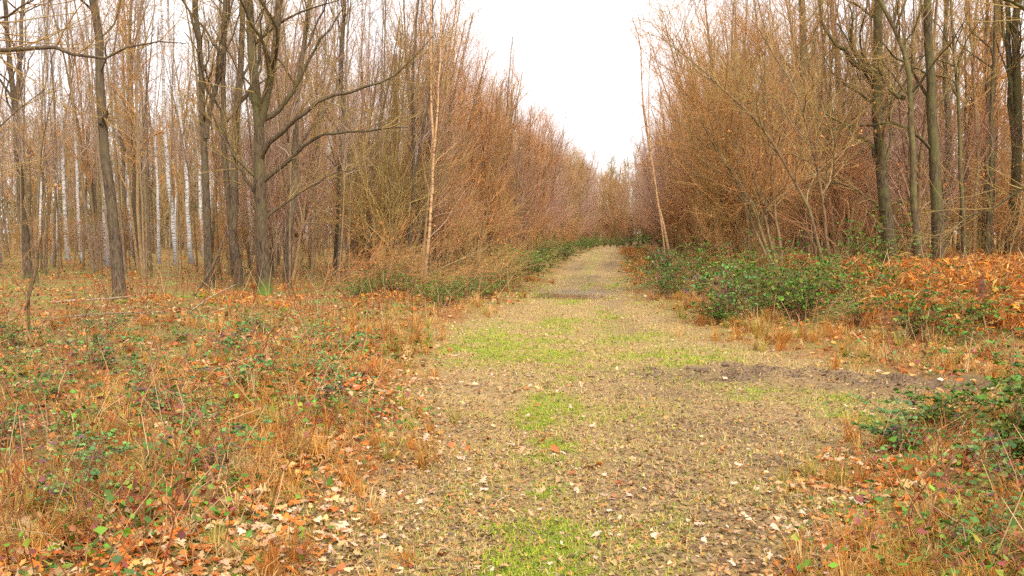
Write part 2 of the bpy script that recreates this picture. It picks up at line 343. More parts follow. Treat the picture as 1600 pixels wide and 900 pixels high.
def stem_arr(pts, r0, K, r, wob=0.02, tip=0.35, flare=0.0):
    P = resample(pts, K, wob, r)[None]
    R0 = r0 * np.linspace(1, tip, K)
    if flare: R0 = R0 * (1 + flare * np.exp(-np.arange(K) * 1.1))
    return P, R0[None]
def crown(lims, r, n2, l2, n3, l3, up2=0.14, up3=0.10, rs=0.009, rmin=0.0028, n4=0, l4=0.25):
    g = Geo(); ends = []
    for P1, R1 in lims:
        P2, R2 = grow(P1, R1, n2, 0.15, 1.0, lambda t, p, pr, i: l2 * (1.15 - 0.5 * t), (22, 55), up2, 5, r, rs, rmin * 1.4, 0.05, 0.13)
        P3, R3 = grow(P2, R2, n3, 0.15, 1.0, lambda t, p, pr, i: l3 * (1.1 - 0.4 * t), (22, 52), up3, 3, r, rs * .8, rmin, 0.04, 0.16)
        tubes(P2, R2, 3, g); tubes(P3, R3, 3, g); ends.append(P3.reshape(-1, 3))
        if n4:
            P4, R4 = grow(P3, R3, n4, 0.1, 1.0, l4, (25, 60), 0.15, 2, r, rs, rmin * 0.9, 0.05, 0.1)
            tubes(P4, R4, 3, g)
    return g, np.concatenate(ends)

def make_tree(seed, stems, n1, l1, n2, l2, n3, l3, zlow, mats, limbs=(), leaves=0, leaf_z=4.0, up=0.35, ang=(35, 70), tops=0.0, bias=None, n4=0, rmin=0.0028, sides=8, single=False, nl=22):
    """stems: [(points, base radius)] -> dict of part name -> list of meshes. zlow: height below which no boughs grow."""
    r = np.random.default_rng(seed); parts = {}
    tg = Geo(); S = []
    for k, (pts, r0) in enumerate(stems):
        pts = np.asarray(pts, float)
        P, Rd = stem_arr(pts, r0, 16, r, 0.02 + 0.07 * r0, 0.3, 0.35 if k == 0 else 0)
        tubes(P, Rd, sides, tg); S.append((P, Rd))
    parts['trunk'] = [tg.mesh('trunk', mats[0])]
    parts['limb'] = []; L1 = []
    for pts, r0 in limbs:
        P, Rd = stem_arr(pts, r0, 14, r, 0.05, 0.1)
        parts['limb'].append(tubes(P, Rd, 6).mesh('limb', mats[0])); L1.append((P, Rd))
    bg_ = Geo()
    for P, Rd in S:
        z = P[0, :, 2]; t0 = float(np.interp(zlow, z, np.linspace(0, 1, len(z)))) if z[-1] > zlow else 0.3
        P1, R1 = grow(P, Rd, n1, t0, 1.0, lambda t, p, pr, i: l1 * (1.15 - 0.75 * t), ang, up, 8, r, 0.016, 0.007, 0.06, 0.2, bias)
        L1.append((P1, R1))
        if single: parts['limb'] += [tubes(P1[j:j + 1], R1[j:j + 1], 5).mesh('limb', mats[0]) for j in range(len(P1))]
        else: tubes(P1, R1, 5, bg_)
        L1.append((P[:, -6:], Rd[:, -6:]))
    cg, ends = crown(L1[len(limbs):], r, n2, l2, n3, l3, n4=n4, rmin=rmin)
    if limbs:
        c2, e2 = crown(L1[:len(limbs)], r, nl, l2, n3, l3, n4=n4, rmin=rmin); cg.merge(c2); ends = np.concatenate([ends, e2])
    if bg_.n: cg.merge(bg_)
    parts['crown'] = [cg.mesh('crown', mats[1])]
    if leaves:
        e = ends[(ends[:, 2] < leaf_z) & (ends[:, 2] > 0.2)]
        if len(e):
            e = e[r.integers(0, len(e), leaves)] + 0.02 * r.standard_normal((leaves, 3))
            parts['leaves'] = [leaf_quads(e, 0.035, pick(ORANGE, leaves, r), r).mesh('leaves', M['leaf'])]
    return parts
def place_tree(parts, name, x, y, rz=0.0, sc=1.0, label=None, cat='tree', group=None, tilt=(0, 0), sz=None):
    o = empty(name, (x, y, float(H(x, y)) - 0.03))
    o.rotation_euler = (tilt[0], tilt[1], rz); o.scale = (sc, sc, sz or sc)
    for k, ms in parts.items():
        for me in ms: link(k, me, o)
    return tag(o, label, cat, group)

# ------------------------------------------------------------------ trees that can be told apart (points: offset across, height; metres)
def custom(name, label, base, stems, mats, seed, top=12.5, limbs=(), cat='tree', **kw):
    r = np.random.default_rng(seed + 1000); h0 = float(H(*base))
    def to3(pts, dz=0.0, ext=None):
        q = np.array([(p[0], 0, p[1] - h0) for p in pts], float)
        q[1:, 1] += np.cumsum(r.uniform(-0.16, 0.16, len(q) - 1)) if len(q) > 1 else 0
        if ext and q[-1, 2] < ext - 1:
            d = q[-1] - q[-2]; d = d / max(d[2], 0.2); hh = ext - q[-1, 2]
            q = np.concatenate([q, [q[-1] + d * hh * 0.5 * [0.7, 1, 1] + [r.uniform(-.2, .2), r.uniform(-.3, .3), 0], q[-1] + d * hh * [0.6, 1, 1] + [r.uniform(-.4, .4), r.uniform(-.5, .5), 0]]])
        return q
    st = []
    for k, (pts, r0) in enumerate(stems):
        q = to3(pts, ext=top * (1 if k == 0 else 0.92))
        if k == 0: q[0, 2] = -0.15
        elif q[0, 2] < 1.6 and kw.get('multi'): q[0, 2] = -0.1
        st.append((q, r0 * .78))
    # forks start on the main stem, not beside it
    main = st[0][0]
    for k in range(1, len(st)):
        z0 = st[k][0][0, 2]; st[k][0][:, 1] += np.interp(z0, main[:, 2], main[:, 1])
    lm = []
    for pts, r0 in limbs:
        q = to3(pts); q[:, 1] += np.interp(q[0, 2], main[:, 2], main[:, 1]); q[1:, 1] += np.cumsum(r.uniform(-0.25, 0.1, len(q) - 1)); lm.append((q, r0))
    a = dict(n1=16, l1=2.8, n2=7, l2=1.3, n3=4, l3=0.7, zlow=2.6, up=0.4, leaves=0, single=True); a.update({k: v for k, v in kw.items() if k != 'multi'})
    parts = make_tree(seed, st, mats=mats, limbs=lm, **a)
    return place_tree(parts, name, base[0], base[1], 0, 1, label, cat)
OAK = (M['bark'], M['twig_olive']); MOSSY = (M['bark_moss'], M['twig_olive']); GREEN = (M['bark_green'], M['twig_olive'])
BIRCH = (M['birch'], M['twig_grey']); OBIRCH = (M['bark_orange'], M['twig']); THIN = (M['bark_thin'], M['twig']); POLE = (M['bark_pale'], M['twig_grey'])

custom('oak_tree', 'straight brown trunk standing alone in front of the left wood, a broken stub halfway up', (-10.97, 18.8),
       [([(0, 0), (-.08, 1.37), (-.16, 2.80), (-.25, 4.21), (-.26, 5.48), (-.22, 6.73)], .165)], OAK, 1, zlow=5.0, n1=10,
       limbs=[([(-.22, 4.0), (-.05, 4.25), (.02, 4.4)], .05)])
custom('oak_tree', 'slim forked tree left of the twin-stemmed trunk, splitting at mid height', (-11.03, 23.5),
       [([(0, 0), (-.01, 1.32), (-.01, 2.73), (-.09, 4.48), (-.14, 6.21), (-.15, 7.93)], .153), ([(-.05, 4.22), (.21, 5.17), (.41, 6.03), (.57, 7.91)], .10)], OAK, 2, zlow=4, n1=9)
custom('oak_tree', 'twin-stemmed brown tree just left of the tree with the bright mossy foot', (-10.33, 23.8),
       [([(0, 0), (-.10, 1.31), (-.11, 2.74), (0, 4.50), (.07, 6.25), (.16, 7.98)], .172), ([(-.13, .9), (-.25, 2.21), (-.26, 4.51), (-.25, 6.26), (-.16, 7.99)], .13)], OAK, 3, zlow=4, n1=9)
custom('oak_tree', 'thick forked tree with bright green moss at its foot and boughs reaching to the path', (-8.46, 21.0),
       [([(0, 0), (.04, 1.35), (.05, 2.60), (.08, 3.53), (.08, 4.31), (-.07, 5.23), (-.13, 6.30), (-.14, 7.22)], .212), ([(.07, 4.1), (.37, 5.38), (.52, 6.44), (.61, 7.20)], .136)], MOSSY, 4, n1=14, zlow=2.8,
       limbs=[([(.1, 2.85), (.95, 3.52), (1.52, 3.90), (2.39, 4.08), (3.96, 3.92)], .056), ([(.1, 4.3), (.85, 5.06), (1.54, 5.96), (2.43, 7.15)], .076),
              ([(.08, 3.4), (1.12, 4.29), (2.09, 4.89), (3.35, 5.32), (4.44, 6.20)], .07), ([(0, 2.5), (-.50, 3.69), (-.98, 4.32)], .05), ([(.06, 1.9), (.7, 2.3), (1.7, 3.0), (2.9, 3.2)], .04)], n2=8, n3=5)
custom('oak_tree', 'dark slender trunk close behind the tree with the bright mossy foot', (-9.12, 24.2),
       [([(0, 0), (.16, 1.85), (.28, 3.64), (.35, 5.41), (.52, 6.99), (.68, 8.03)], .14)], OAK, 5, n1=14, zlow=3)
custom('oak_tree', 'straight dark trunk where the left thicket begins, left of the orange birch', (-9.53, 30.0),
       [([(0, 0), (.10, 2.35), (.17, 4.55), (.27, 6.95), (.46, 9.54)], .195)], OAK, 6, n1=18, zlow=2)
custom('birch_tree', 'slender orange-barked double birch at the edge of the left thicket', (-5.13, 24.0),
       [([(0, 0), (.19, 1.68), (.27, 2.9), (.24, 4.45), (.22, 6.2), (.22, 7.9)], .056), ([(.27, 2.7), (.42, 4.45), (.53, 6.2), (.57, 7.9)], .042)], OBIRCH, 7, n1=5, l1=1.1, zlow=5)
custom('oak_tree', 'thin dark trunk between the lone brown trunk and the white birches', (-18.93, 34.0),
       [([(0, 0), (-.07, 2.48), (-.19, 5.04), (-.18, 7.32), (-.20, 9.34), (-.24, 10.85)], .147)], (M['bark'], M['twig_grey']), 8, n1=9, zlow=5, top=14)
custom('oak_tree', 'forked brown tree at the left edge of the wood, behind the thin sapling', (-18.89, 27.0),
       [([(0, 0), (-.08, 2.31), (-.12, 4.17), (-.12, 6.01), (-.24, 7.64), (-.34, 9.06)], .156), ([(-.13, 3.9), (.11, 6.41), (.32, 9.04)], .117)], (M['bark'], M['twig_grey']), 9, n1=9, zlow=4.5, top=13)
for i, (b_, pts, r0, lab) in enumerate([
    ((-22.75, 38), [(0, 0), (-.14, 3.45), (-.16, 6.89), (-.06, 11.98)], .14, 'white birch seen just left of the lone brown trunk'),
    ((-20.51, 40), [(0, 0), (-.23, 4.13), (-.35, 6.82), (-.40, 9.79), (-.40, 12.43)], .144, 'bright white birch right of the thin dark trunk'),
    ((-20.67, 42), [(0, 0), (-.13, 3.62), (-.25, 6.76), (-.71, 9.56), (-.96, 12.96)], .15, 'white birch bending left near its top, left of the slim forked tree'),
    ((-28.48, 44), [(0, 0), (-.20, 3.75), (-.21, 7.75), (-.12, 13.68)], .14, 'white birch third from the left edge of the photo'),
    ((-34.25, 50), [(0, 0), (.31, 4.05), (.79, 8.61), (1.19, 15.34)], .16, 'white birch leaning right near the left edge of the photo'),
    ((-28.95, 46), [(0, 0), (-.33, 3.85), (-.30, 8.02), (-.29, 14.21)], .13, 'white birch second left of the lone brown trunk')]):
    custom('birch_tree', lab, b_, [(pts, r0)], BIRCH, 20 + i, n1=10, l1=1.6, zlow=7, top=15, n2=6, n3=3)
custom('sapling', 'thin bare sapling rising from the brambles at the left edge', (-7.99, 11.4),
       [([(0, 0), (.01, .40), (.07, .84), (.15, 1.28), (.14, 1.90), (.23, 2.51), (.21, 3.03)], .026), ([(.04, .58), (.30, 1.11), (.60, 1.72), (.75, 2.16)], .016)], THIN, 30, top=3.4, n1=7, l1=0.8, n2=4, l2=.4, n3=2, l3=.2, zlow=.5, cat='sapling', leaves=30)
custom('oak_tree', 'thick mossy-footed tree on the right with boughs arching left over the brambles', (7.26, 24.0),
       [([(0, 0), (-.13, 2.16), (-.22, 3.15), (-.39, 4.87), (-.34, 5.99), (-.43, 7.55)], .225)], GREEN, 40,
       limbs=[([(-.38, 5.4), (-.81, 5.92), (-1.33, 6.45), (-1.76, 7.06), (-2.03, 7.59)], .10), ([(-.22, 3.3), (-.77, 4.26), (-1.38, 4.71), (-2.42, 5.30)], .075), ([(-.36, 5.7), (-.65, 6.26), (-.93, 6.91), (-1.19, 7.57)], .085),
              ([(-.1, 2.1), (-.7, 2.7), (-1.6, 2.9), (-2.6, 3.0)], .04)], n1=16, zlow=2.5, n2=9)
custom('oak_tree', 'crooked tree with a kinked upper stem, between two straight trunks on the right', (7.65, 23.0),
       [([(0, 0), (-.17, 2.30), (-.33, 3.98), (-.48, 5.05), (-.34, 5.72), (-.67, 6.55), (-1.18, 7.30)], .133)], GREEN, 41, limbs=[([(-.45, 4.96), (-.69, 5.24), (-.88, 5.36), (-1.11, 5.75)], .066)], n1=14, zlow=3, top=9)
custom('oak_tree', 'straight olive trunk right of the crooked tree, mossy at its foot', (8.21, 23.6),
       [([(0, 0), (-.11, 2.31), (-.21, 4.03), (-.27, 5.31), (-.36, 6.58), (-.42, 7.42)], .204)], GREEN, 42, n1=16, zlow=3)
custom('oak_tree', 'tall forked dark tree above the bracken at the right edge', (11.42, 27.0),
       [([(0, 0), (.02, 2.79), (.03, 4.16), (-.08, 5.80), (-.13, 7.42), (-.05, 8.18)], .214), ([(0, 3.6), (-.16, 4.59), (-.25, 5.81), (-.35, 7.24), (-.47, 8.19)], .136)], GREEN, 43, n1=10, zlow=4)
custom('oak_tree', 'thin straight stem in the bracken, between the olive trunk and the forked dark tree', (9.36, 25.0),
       [([(0, 0), (-.14, 2.35), (-.24, 4.17), (-.37, 5.79), (-.49, 7.74)], .081)], GREEN, 44, n1=12, zlow=2.5, top=10)
custom('oak_tree', 'broad dark trunk standing behind the leaning coppice stems', (6.27, 29.0),
       [([(0, 0), (-.15, 3.55), (-.23, 5.69), (-.35, 8.85)], .23)], GREEN, 45, n1=18, zlow=2.5)
custom('hornbeam_tree', 'coppiced hornbeam whose stems lean left over the brambles towards the path', (4.08, 22.5),
       [([(0, 0), (-.63, 2.37), (-1.31, 3.40), (-1.90, 4.56), (-2.48, 5.32)], .062), ([(-.03, .5), (-.88, 2.61), (-1.67, 4.11), (-2.23, 5.29), (-2.63, 6.39)], .055), ([(.11, .5), (-.41, 2.61), (-.82, 4.17), (-1.08, 5.73)], .06), ([(.15, .5), (-.1, 2.6), (-.3, 4.4), (-.4, 6.4)], .055)],
       (M['bark_thin'], M['twig']), 46, n1=18, zlow=1.2, top=5.6, multi=True, n2=8, n3=6, leaves=150)
custom('hornbeam_tree', 'two-stemmed leaning hornbeam between the coppice and the thick mossy-footed tree', (4.79, 20.0),
       [([(0, 0), (-.48, 2.43), (-1.07, 3.19), (-1.52, 4.06), (-2.34, 4.67)], .05), ([(.03, .5), (-.24, 2.49), (-.57, 3.87), (-1.03, 5.11), (-1.59, 6.08)], .052)],
       (M['bark_thin'], M['twig_olive']), 47, n1=16, zlow=1.5, top=5.4, multi=True, leaves=80)
custom('birch_tree', 'thin orange birch leaning left beside the path on the right', (2.4, 35.0),
       [([(0, 0), (-.69, 3.19), (-.92, 4.91), (-1.16, 6.39), (-1.25, 8.10)], .07), ([(-.30, .5), (-.50, 2.12), (-.82, 4.08), (-.98, 5.65)], .05)], OBIRCH, 48, n1=8, l1=1.2, zlow=3, top=9.5)
custom('oak_tree', 'straight trunk partly hidden behind the boughs of the thick mossy-footed tree', (8.39, 32.0),
       [([(0, 0), (-.18, 2.11), (-.42, 4.93), (-.56, 6.68), (-.92, 9.57)], .208)], GREEN, 49, n1=14, zlow=3)
custom('oak_tree', 'slim pole tree just left of the forked dark tree at the right edge', (10.41, 26.0),
       [([(0, 0), (0, 2.38), (-.01, 4.07), (-.02, 6.23), (-.01, 7.95)], .094)], GREEN, 50, n1=10, zlow=3.5)
custom('oak_tree', 'oak whose long bare bough crosses the top left corner', (-9.4, 10.0),
       [([(0, 0), (.03, 2.10), (.19, 4.42)], .25)], OAK, 51, n1=8, zlow=5.5, top=11, n2=5, n3=3,
       limbs=[([(.12, 3.27), (1.30, 3.75), (2.13, 3.85), (2.79, 3.89), (3.00, 3.78), (3.52, 3.83), (4.60, 3.77)], .05), ([(1.0, 3.62), (1.5, 3.9), (2.14, 4.03), (2.70, 3.93), (3.01, 4.07), (3.27, 4.25), (3.61, 4.62)], .03), ([(.03, 1.16), (1.40, 2.10), (2.09, 2.74), (2.37, 3.12), (2.69, 3.60), (2.85, 3.91)], .025)])
custom('oak_tree', 'oak whose drooping bare branches reach in from the right edge', (8.14, 15.0),
       [([(0, 0), (-.19, 2.24), (-.26, 5.21)], .26)], GREEN, 52, n1=8, zlow=5.8, top=11, n2=5, n3=3,
       limbs=[([(-.26, 4.43), (-.85, 4.69), (-1.73, 4.91), (-2.30, 5.03), (-2.88, 5.18), (-3.50, 5.31), (-4.25, 5.63)], .05), ([(-.21, 2.84), (-.96, 2.70), (-1.62, 2.48), (-1.90, 2.10), (-2.20, 1.84), (-2.77, 1.61), (-3.24, 1.39)], .035)])

# ------------------------------------------------------------------ thicket and wood: prototypes, then individuals
def thicket(seed):
    r = np.random.default_rng(seed); st = []
    for k in range(int(r.integers(5, 8))):
        h = r.uniform(7.2, 10.2); az = r.normal(0, 1.0); ln = r.uniform(0.08, 0.36) * h * (1.0 if k else 0.5)
        ex, ey = math.cos(az) * ln, math.sin(az) * ln; b0 = r.normal(0, 0.15, 2)
        st.append(([(b0[0], b0[1], -.1), (b0[0] + .25 * ex, b0[1] + .25 * ey, .3 * h), (b0[0] + .6 * ex, b0[1] + .6 * ey, .65 * h), (b0[0] + ex, b0[1] + ey, h)], r.uniform(.04, .08)))
    for k in range(4):
        h = r.uniform(1.8, 4.2); az = r.uniform(0, 6.28); ln = r.uniform(.25, .6) * h; b0 = r.normal(0, .5, 2)
        st.append(([(b0[0], b0[1], -.1), (b0[0] + .4 * math.cos(az) * ln, b0[1] + .4 * math.sin(az) * ln, .5 * h), (b0[0] + math.cos(az) * ln, b0[1] + math.sin(az) * ln, h)], r.uniform(.012, .022)))
    return make_tree(seed, st, 11, 3.0, 5, 1.6, 4, 0.85, 0.35, (M['bark_thin'], M[('twig', 'twig_mauve', 'twig_olive', 'twig_red')[seed % 4]]), leaves=420, leaf_z=3.0, up=0.5, ang=(25, 55), bias=(0.14, 0, 0), sides=5, rmin=.0027)
TH = [thicket(100 + k) for k in range(8)]
def pole(seed, mats, h, r0, zl, n1=14, l1=1.7, fork=False):
    r = np.random.default_rng(seed); b = r.normal(0, .25, (3, 2))
    st = [([(0, 0, -.1), (b[0, 0] * .4, b[0, 1] * .4, .3 * h), (b[1, 0], b[1, 1], .65 * h), (b[2, 0] * 1.6, b[2, 1] * 1.6, h)], r0)]
    if fork: st.append(([(b[0, 0] * .4, b[0, 1] * .4, .32 * h), (b[0, 0] + .45, b[0, 1], .6 * h), (b[0, 0] + .8, b[0, 1] + .3, .95 * h)], r0 * .65))
    return make_tree(seed, st, n1, l1 * 1.15, 5, 1.1, 3, .65, zl, mats, up=0.6, ang=(25, 55), leaves=0, sides=6, rmin=.004)
POLES = [pole(200, POLE, 13, .065, 4.0, 18), pole(201, (M['bark'], M['twig_grey']), 14, .085, 4.5, 18, fork=True), pole(202, POLE, 12, .052, 2.8, 18), pole(203, (M['bark_thin'], M['twig']), 13.5, .07, 3.5, 18, fork=True)]
GPOLES = [pole(210, GREEN, 12, .15, 2.0, 26, 2.2), pole(211, (M['bark_green'], M['twig']), 12.5, .12, 1.5, 28, 2.2, True), pole(212, (M['bark'], M['twig']), 11.5, .11, 1.0, 30, 2.0)]
BIR = [pole(220, BIRCH, 14, .11, 7, 12, 1.3), pole(221, BIRCH, 13, .09, 6.5, 12, 1.2), pole(222, BIRCH, 14.5, .12, 7.5, 12, 1.3)]

used = []
def free(x, y, d):
    for a, b in used:
        if (a - x) ** 2 + (b - y) ** 2 < d * d: return False
    used.append((x, y)); return True
for o in list(col.objects):
    if o.get('category') == 'tree': used.append((o.location.x, o.location.y))
ONES = 'first second third fourth fifth sixth seventh eighth ninth tenth eleventh twelfth thirteenth fourteenth fifteenth sixteenth seventeenth eighteenth nineteenth'.split()
TENS = {2: 'twent', 3: 'thirt', 4: 'fort', 5: 'fift', 6: 'sixt', 7: 'sevent', 8: 'eight', 9: 'ninet'}
def ordinal(n):
    if n < 20: return ONES[n - 1]
    if n >= 100: return 'hundred and ' + ordinal(n - 100) if n > 100 else 'hundredth'
    t, u = divmod(n, 10); return TENS[t] + ('ieth' if u == 0 else 'y-' + ONES[u - 1])
def number(objs, key, text, cat=None):
    for k, o in enumerate(sorted(objs, key=key)): o['label'] = text.format(ordinal(k + 1))
near_end = lambda o: o.location.y
from_left = lambda o: o.location.x / o.location.y
for side, x0, ystart in (('left', -6.9, 27.0), ('right', 5.4, 25.5)):
    sg = -1 if side == 'left' else 1
    for row, (sp, off) in enumerate(((2.7, 0), (3.6, 2.4), (6.5, 4.8))):
        y = ystart + row * 1.1; members = []
        while y < 126:
            x = x0 + sg * off + rng.normal(0, .45) + (1.9 * smooth(30, 65, y) + .8 * smooth(70, 110, y) if side == 'left' else -0.9 * smooth(30, 60, y) + .9 * smooth(70, 110, y))
            if side == 'right' and y < 34: x += 0.9
            if side == 'left' and y < 29 and row > 0: x -= 0.5
            s_ = rng.uniform(.86, 1.08) * ((.90 if side == 'left' else .97) + .05 * smooth(28, 55, y) + 0.12 * smooth(60, 110, y)) * (1 + .09 * row)
            if free(x, y, 1.0):
                members.append(place_tree(TH[rng.integers(len(TH))] if rng.random() > smooth(35, 75, y) * .75 else TH[(1, 5)[rng.integers(2)]], 'hornbeam_tree', x, y, (0 if side == 'left' else math.pi) + rng.normal(0, .5), s_, 'x', 'tree', f'thicket {side} of the path'))
            y += sp * rng.uniform(.75, 1.25) * (1 + 0.5 * smooth(40, 110, y))
        number(members, near_end, '{} hornbeam from the near end in the %s row of the %s thicket' % (('front', 'second', 'hindmost')[row], side))
m1, m2 = [], []
for k in range(44):
    y = 26 + 60 * ((k + rng.random()) / 44) ** 1.4; sd = -1 if k % 2 else 1; x = (-7.6 if sd < 0 else 6.0) + sd * rng.uniform(-1.6, 2.2)
    if free(x, y, .5): (m1 if sd < 0 else m2).append(place_tree(POLES[k % 4], 'pole_tree', x, y, rng.uniform(0, 6.3), rng.uniform(.6, .95), 'x', 'tree', 'straight poles inside the thickets', tilt=(rng.normal(0, .05), -sd * rng.uniform(0, .12)), sz=rng.uniform(.72, .88)))
number(m1, near_end, '{} from the near end among the straight poles inside the left thicket')
number(m2, near_end, '{} from the near end among the straight poles inside the right thicket')
mem = []
for k in range(22):
    x, y = rng.uniform(-4, 8), rng.uniform(122, 150)
    mem.append(place_tree(TH[k % len(TH)], 'hornbeam_tree', x, y, rng.uniform(0, 6.3), rng.uniform(1.0, 1.25), 'bare hornbeam closing the far end of the path where it bends away', 'tree', 'trees closing the far end of the path'))
for k in range(16):
    x, y = rng.uniform(-5, 8), rng.uniform(106, 121)
    mem.append(place_tree(TH[k % len(TH)], 'hornbeam_tree', x, y, rng.uniform(0, 6.3), rng.uniform(.28, .5) if -4 < x < 4 else 1.0, 'bare hornbeam closing the far end of the path where it bends away', 'tree', 'trees closing the far end of the path'))
# the open wood on the left
n = 0; mb, mp = [], []
while n < 245:
    y = math.exp(rng.uniform(math.log(29), math.log(92))); x = rng.uniform(-0.92 * y, -9.5 - 0.05 * y)
    if any(y < by + 1 and abs(x / y - bx / by) < .011 for bx, by in ((-22.75, 38), (-20.51, 40), (-20.67, 42), (-28.48, 44), (-34.25, 50), (-28.95, 46))): continue
    if not free(x, y, 1.0 + 0.01 * y): continue
    if rng.random() < 0.22 and y > 34:
        mb.append(place_tree(BIR[rng.integers(3)], 'birch_tree', x, y, rng.uniform(0, 6.3), rng.uniform(.8, 1.1), 'x', 'tree', 'birches in the left wood', tilt=tuple(rng.normal(0, .035, 2))))
    else:
        mp.append(place_tree(POLES[rng.integers(4)], 'pole_tree', x, y, rng.uniform(0, 6.3), rng.uniform(.75, 1.1), 'x', 'tree', 'pole trees in the left wood', tilt=tuple(rng.normal(0, .04, 2))))
    n += 1
number(mb, from_left, '{} from the left among the slim white birches deep in the left wood')
number(mp, from_left, '{} from left of the slender brown poles in the left wood')
m1 = []
while len(m1) < 36:
    y = rng.uniform(22.5, 34); x = rng.uniform(-.72 * y, -7.5)
    if not free(x, y, .6): continue
    m1.append(place_tree(POLES[(0, 2)[len(m1) % 2]], 'pole_tree', x, y, rng.uniform(0, 6.3), rng.uniform(.4, .65), 'x', 'tree', 'thin poles at the front of the left wood', tilt=tuple(rng.normal(0, .05, 2)), sz=rng.uniform(.7, 1.0)))
number(m1, from_left, '{} from the left among the thin poles at the front of the left wood')
# the dense wood on the right
n = 0; mp = []
while n < 95:
    y = math.exp(rng.uniform(math.log(25), math.log(75))); x = rng.uniform(7.5 + .08 * y, 0.60 * y)
    if x > 0.6 * y or not free(x, y, 1.1 + 0.012 * y): continue
    mp.append(place_tree((GPOLES + TH[:1])[rng.integers(4)] if rng.random() < .75 else POLES[rng.integers(4)], 'oak_tree', x, y, rng.uniform(0, 6.3), rng.uniform(.8, 1.1), 'x', 'tree', 'trees in the right wood', tilt=tuple(rng.normal(0, .04, 2))))
    n += 1
number(mp, from_left, '{} from the left among the twiggy trees of the dense right wood')
# bushy saplings under the trees
def shrub(seed, mats, leaves):
    r = np.random.default_rng(seed); st = []
    for k in range(9):
        h = r.uniform(1.4, 3.4); az = r.uniform(0, 6.28); ln = r.uniform(.15, .55) * h; b0 = r.normal(0, .25, 2)
        st.append(([(b0[0], b0[1], -.1), (b0[0] + .4 * math.cos(az) * ln, b0[1] + .4 * math.sin(az) * ln, .5 * h), (b0[0] + math.cos(az) * ln, b0[1] + math.sin(az) * ln, h)], r.uniform(.01, .02)))
    return make_tree(seed, st, 6, 1.1, 4, .7, 3, .45, 0.3, mats, leaves=leaves, leaf_z=2.4, up=0.3, ang=(30, 70), sides=4, rmin=.003)
SHR = [shrub(230, (M['bark_thin'], M['twig_olive']), 260), shrub(231, (M['bark_thin'], M['twig']), 120), shrub(232, (M['bark_pale'], M['twig_grey']), 40)]
m1 = []
for k in range(46):
    while True:
        y = math.exp(rng.uniform(math.log(27), math.log(70))); x = rng.uniform(-.76 * y, -6.5 - .05 * y)
        if free(x, y, .8): break
    m1.append(place_tree(SHR[rng.integers(3)], 'sapling', x, y, rng.uniform(0, 6.3), rng.uniform(.55, 1.0), 'x', 'sapling', 'saplings in the left wood'))
number(m1, from_left, '{} from the left among the bushy saplings under the trees of the left wood')
m1 = []
for k in range(8):
    y = 27 + 60 * (k + rng.random()) / 8; x = -3.6 - rng.uniform(0, 1.2) + .4 * smooth(30, 70, y)
    m1.append(place_tree(SHR[rng.integers(2)], 'sapling', x, y, rng.uniform(0, 6.3), rng.uniform(.55, .9), 'x', 'sapling', 'saplings along the left thicket'))
number(m1, near_end, '{} from the near end among the low twiggy saplings fringing the left thicket')
m1 = []
for k in range(8):
    y = 22 + 60 * ((k + rng.random()) / 8) ** 1.3; x = 2.9 + rng.uniform(0, 1.6) + (1.0 if y < 27 else 0)
    m1.append(place_tree(SHR[rng.integers(2)], 'sapling', x, y, rng.uniform(0, 6.3), rng.uniform(.5, .9), 'x', 'sapling', 'saplings along the right thicket'))
number(m1, near_end, '{} from the near end among the low twiggy saplings fringing the right thicket')
m1 = []
for k in range(18):
    while True:
        y = math.exp(rng.uniform(math.log(24), math.log(50))); x = rng.uniform(5.5, .56 * y)
        if free(x, y, .7): break
    m1.append(place_tree(SHR[rng.integers(2)], 'sapling', x, y, rng.uniform(0, 6.3), rng.uniform(.5, .9), 'x', 'sapling', 'saplings in the bracken'))
number(m1, from_left, '{} from the left among the thin saplings standing in the bracken')

m1 = []
for x, y, az in ((-6.3, 22.4, .4), (-5.4, 21.6, -.3), (-4.4, 23.4, .2), (-7.2, 21.8, .9), (-3.9, 25.0, 0)):
    m1.append(place_tree(SHR[len(m1) % 2], 'dead_brushwood', x, y, az, rng.uniform(.7, 1.0), 'x', 'brushwood', 'brushwood leaning out of the thickets', tilt=(0, rng.uniform(.8, 1.15))))
number(m1, from_left, '{} from the left of the twiggy dead brushwood leaning out over the verges')
# far wood: one mass
def ribbons(P, Rd, r, g):
    N, K, _ = P.shape; d = nrm(P[:, -1] - P[:, 0]); w = nrm(np.cross(d, r.standard_normal((N, 3))))[:, None] * Rd[:, :, None]
    V = np.stack([P - w, P + w], 2); b = (np.arange(N)[:, None] * K + np.arange(K - 1)[None]).ravel() * 2
    g.add(V, np.stack([b, b + 1, b + 3, b + 2], 1)); return g
def far_proto(seed):
    r = np.random.default_rng(seed); h = r.uniform(11, 14)
    P, Rd = stem_arr([(0, 0, -.1), (r.normal(0, .2), r.normal(0, .2), .5 * h), (r.normal(0, .5), r.normal(0, .5), h)], .12, 6, r, .03)
    g = tubes(P, Rd, 4)
    P1, R1 = grow(P, Rd, 46, .02, 1, lambda t, p, pr, i: 3.0 * (1.1 - .6 * t), (25, 60), .5, 3, r, .03, .03, .1, .1)
    P2, R2 = grow(P1, R1, 6, .15, 1, 1.2, (25, 65), .2, 2, r, .03, .026, .1, .1)
    ribbons(P1, R1, r, g); ribbons(P2, R2, r, g); return g
FP = [far_proto(300 + k) for k in range(4)]
